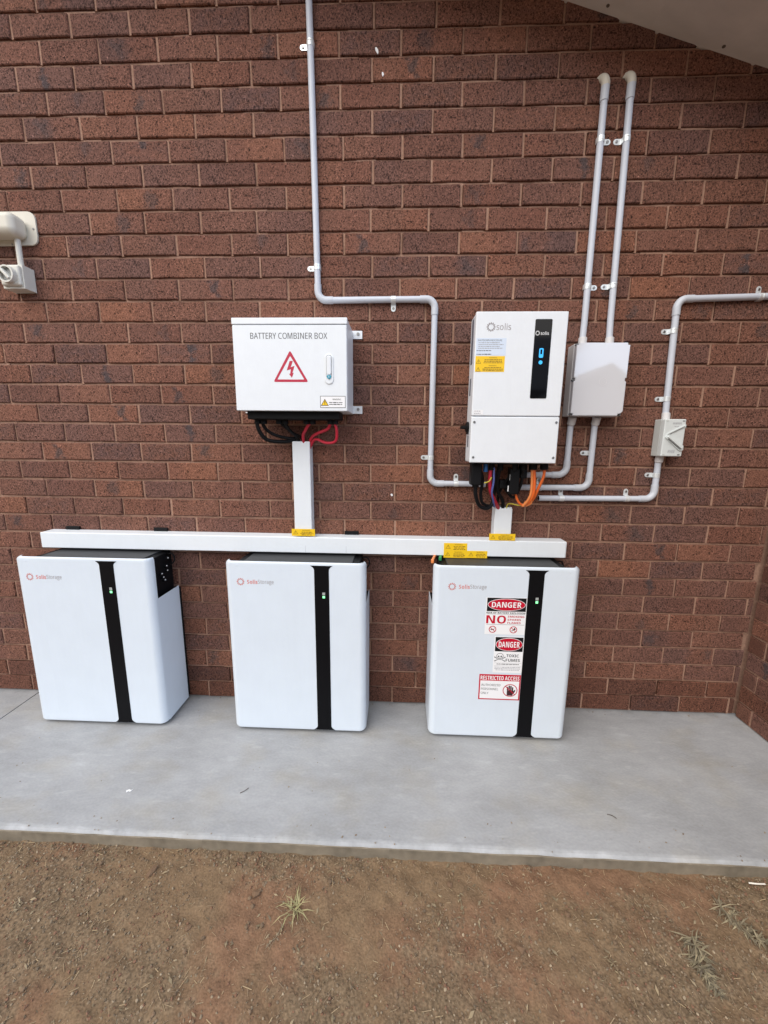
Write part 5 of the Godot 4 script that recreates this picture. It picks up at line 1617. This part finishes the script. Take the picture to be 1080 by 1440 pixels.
	add_fig(hs, PackedVector2Array([hc + Vector2(0.013, -0.018), hc + Vector2(0.0215, -0.005), hc + Vector2(0.0225, 0.004), hc + Vector2(0.0190, 0.003), hc + Vector2(0.0130, -0.005)]), zt + 0.0004, 0.0001)
	part("hand_symbol", hs.commit(), mat(Color(0.045, 0.008, 0.012), 0.6), o)
	var hr := begin()
	add_loop(hr, oval(hc.x, hc.y, 0.0315, 0.0300, 36), oval(hc.x, hc.y, 0.0282, 0.0267, 36), zt + 0.0008)
	add_bar(hr, hc + Vector2(-0.021, 0.020), hc + Vector2(0.021, -0.020), 0.0034, zt + 0.0008)
	part("prohibition_ring", hr.commit(), M.red, o)
	# plug ends poking out behind the top left corner of the right battery
	for k in [["orange_plug", "small orange and yellow plug behind the top left corner of the right battery", Vector3(0.163, 0.795, 0.135), M.orange_pale], ["green_plug", "small dark green wire end beside the orange plug behind the right battery", Vector3(0.200, 0.797, 0.10), M.green]]:
		var p: Vector3 = k[2]
		var st := begin()
		add_tube(st, [p, p + Vector3(0.006, 0.004, -0.025), p + Vector3(0.016, 0.006, -0.06)], 0.006, 8)
		add_box(st, p + Vector3(-0.006, -0.006, -0.004), p + Vector3(0.006, 0.009, 0.012), 0.002)
		solo(k[0], st.commit(), k[3], k[1], "plug")

# ------------------------------------------------------------------ main
func _ready() -> void:
	rng.seed = 20
	var cam := Camera3D.new()
	cam.name = "camera"
	add_child(cam)
	cam.transform = CAM
	cam.fov = 106.14
	cam.near = 0.02
	cam.far = 500.0
	cam.current = true
	var env := Environment.new()
	env.background_mode = Environment.BG_SKY
	env.tonemap_mode = Environment.TONE_MAPPER_LINEAR
	env.tonemap_exposure = 3.3
	env.sdfgi_enabled = true
	env.ssao_enabled = true
	env.ssil_enabled = true
	var sky := Sky.new()
	var sm := ProceduralSkyMaterial.new()
	sm.sky_top_color = Color(0.78, 0.865, 0.985)
	sm.sky_horizon_color = Color(0.82, 0.895, 1.0)
	sm.sky_curve = 0.3
	sm.ground_bottom_color = Color(0.35, 0.30, 0.26)
	sm.ground_horizon_color = Color(0.45, 0.42, 0.40)
	sm.energy_multiplier = 1.0
	sky.sky_material = sm
	env.sky = sky
	var we := WorldEnvironment.new()
	we.name = "environment"
	we.environment = env
	add_child(we)
	var sun := DirectionalLight3D.new()
	sun.name = "sun"
	sun.light_energy = 0.3
	sun.light_color = Color(1.0, 0.985, 0.97)
	sun.light_angular_distance = 60.0
	sun.shadow_enabled = true
	add_child(sun)
	sun.look_at_from_position(Vector3(-4.0, 6.5, 5.5), Vector3.ZERO)

	make_materials()
	M.logo_mark = mat(Color(0.46, 0.015, 0.05), 0.5)
	M.scuff = mat(Color(0.45, 0.47, 0.5), 0.7)
	M.groove_pale = mat(Color(0.33, 0.34, 0.33), 0.5)
	make_brick_looks()
	build_setting()
	build_combiner()
	build_inverter()
	build_boxes()
	build_trunking()
	build_batteries()
	build_conduits()
	build_walls()
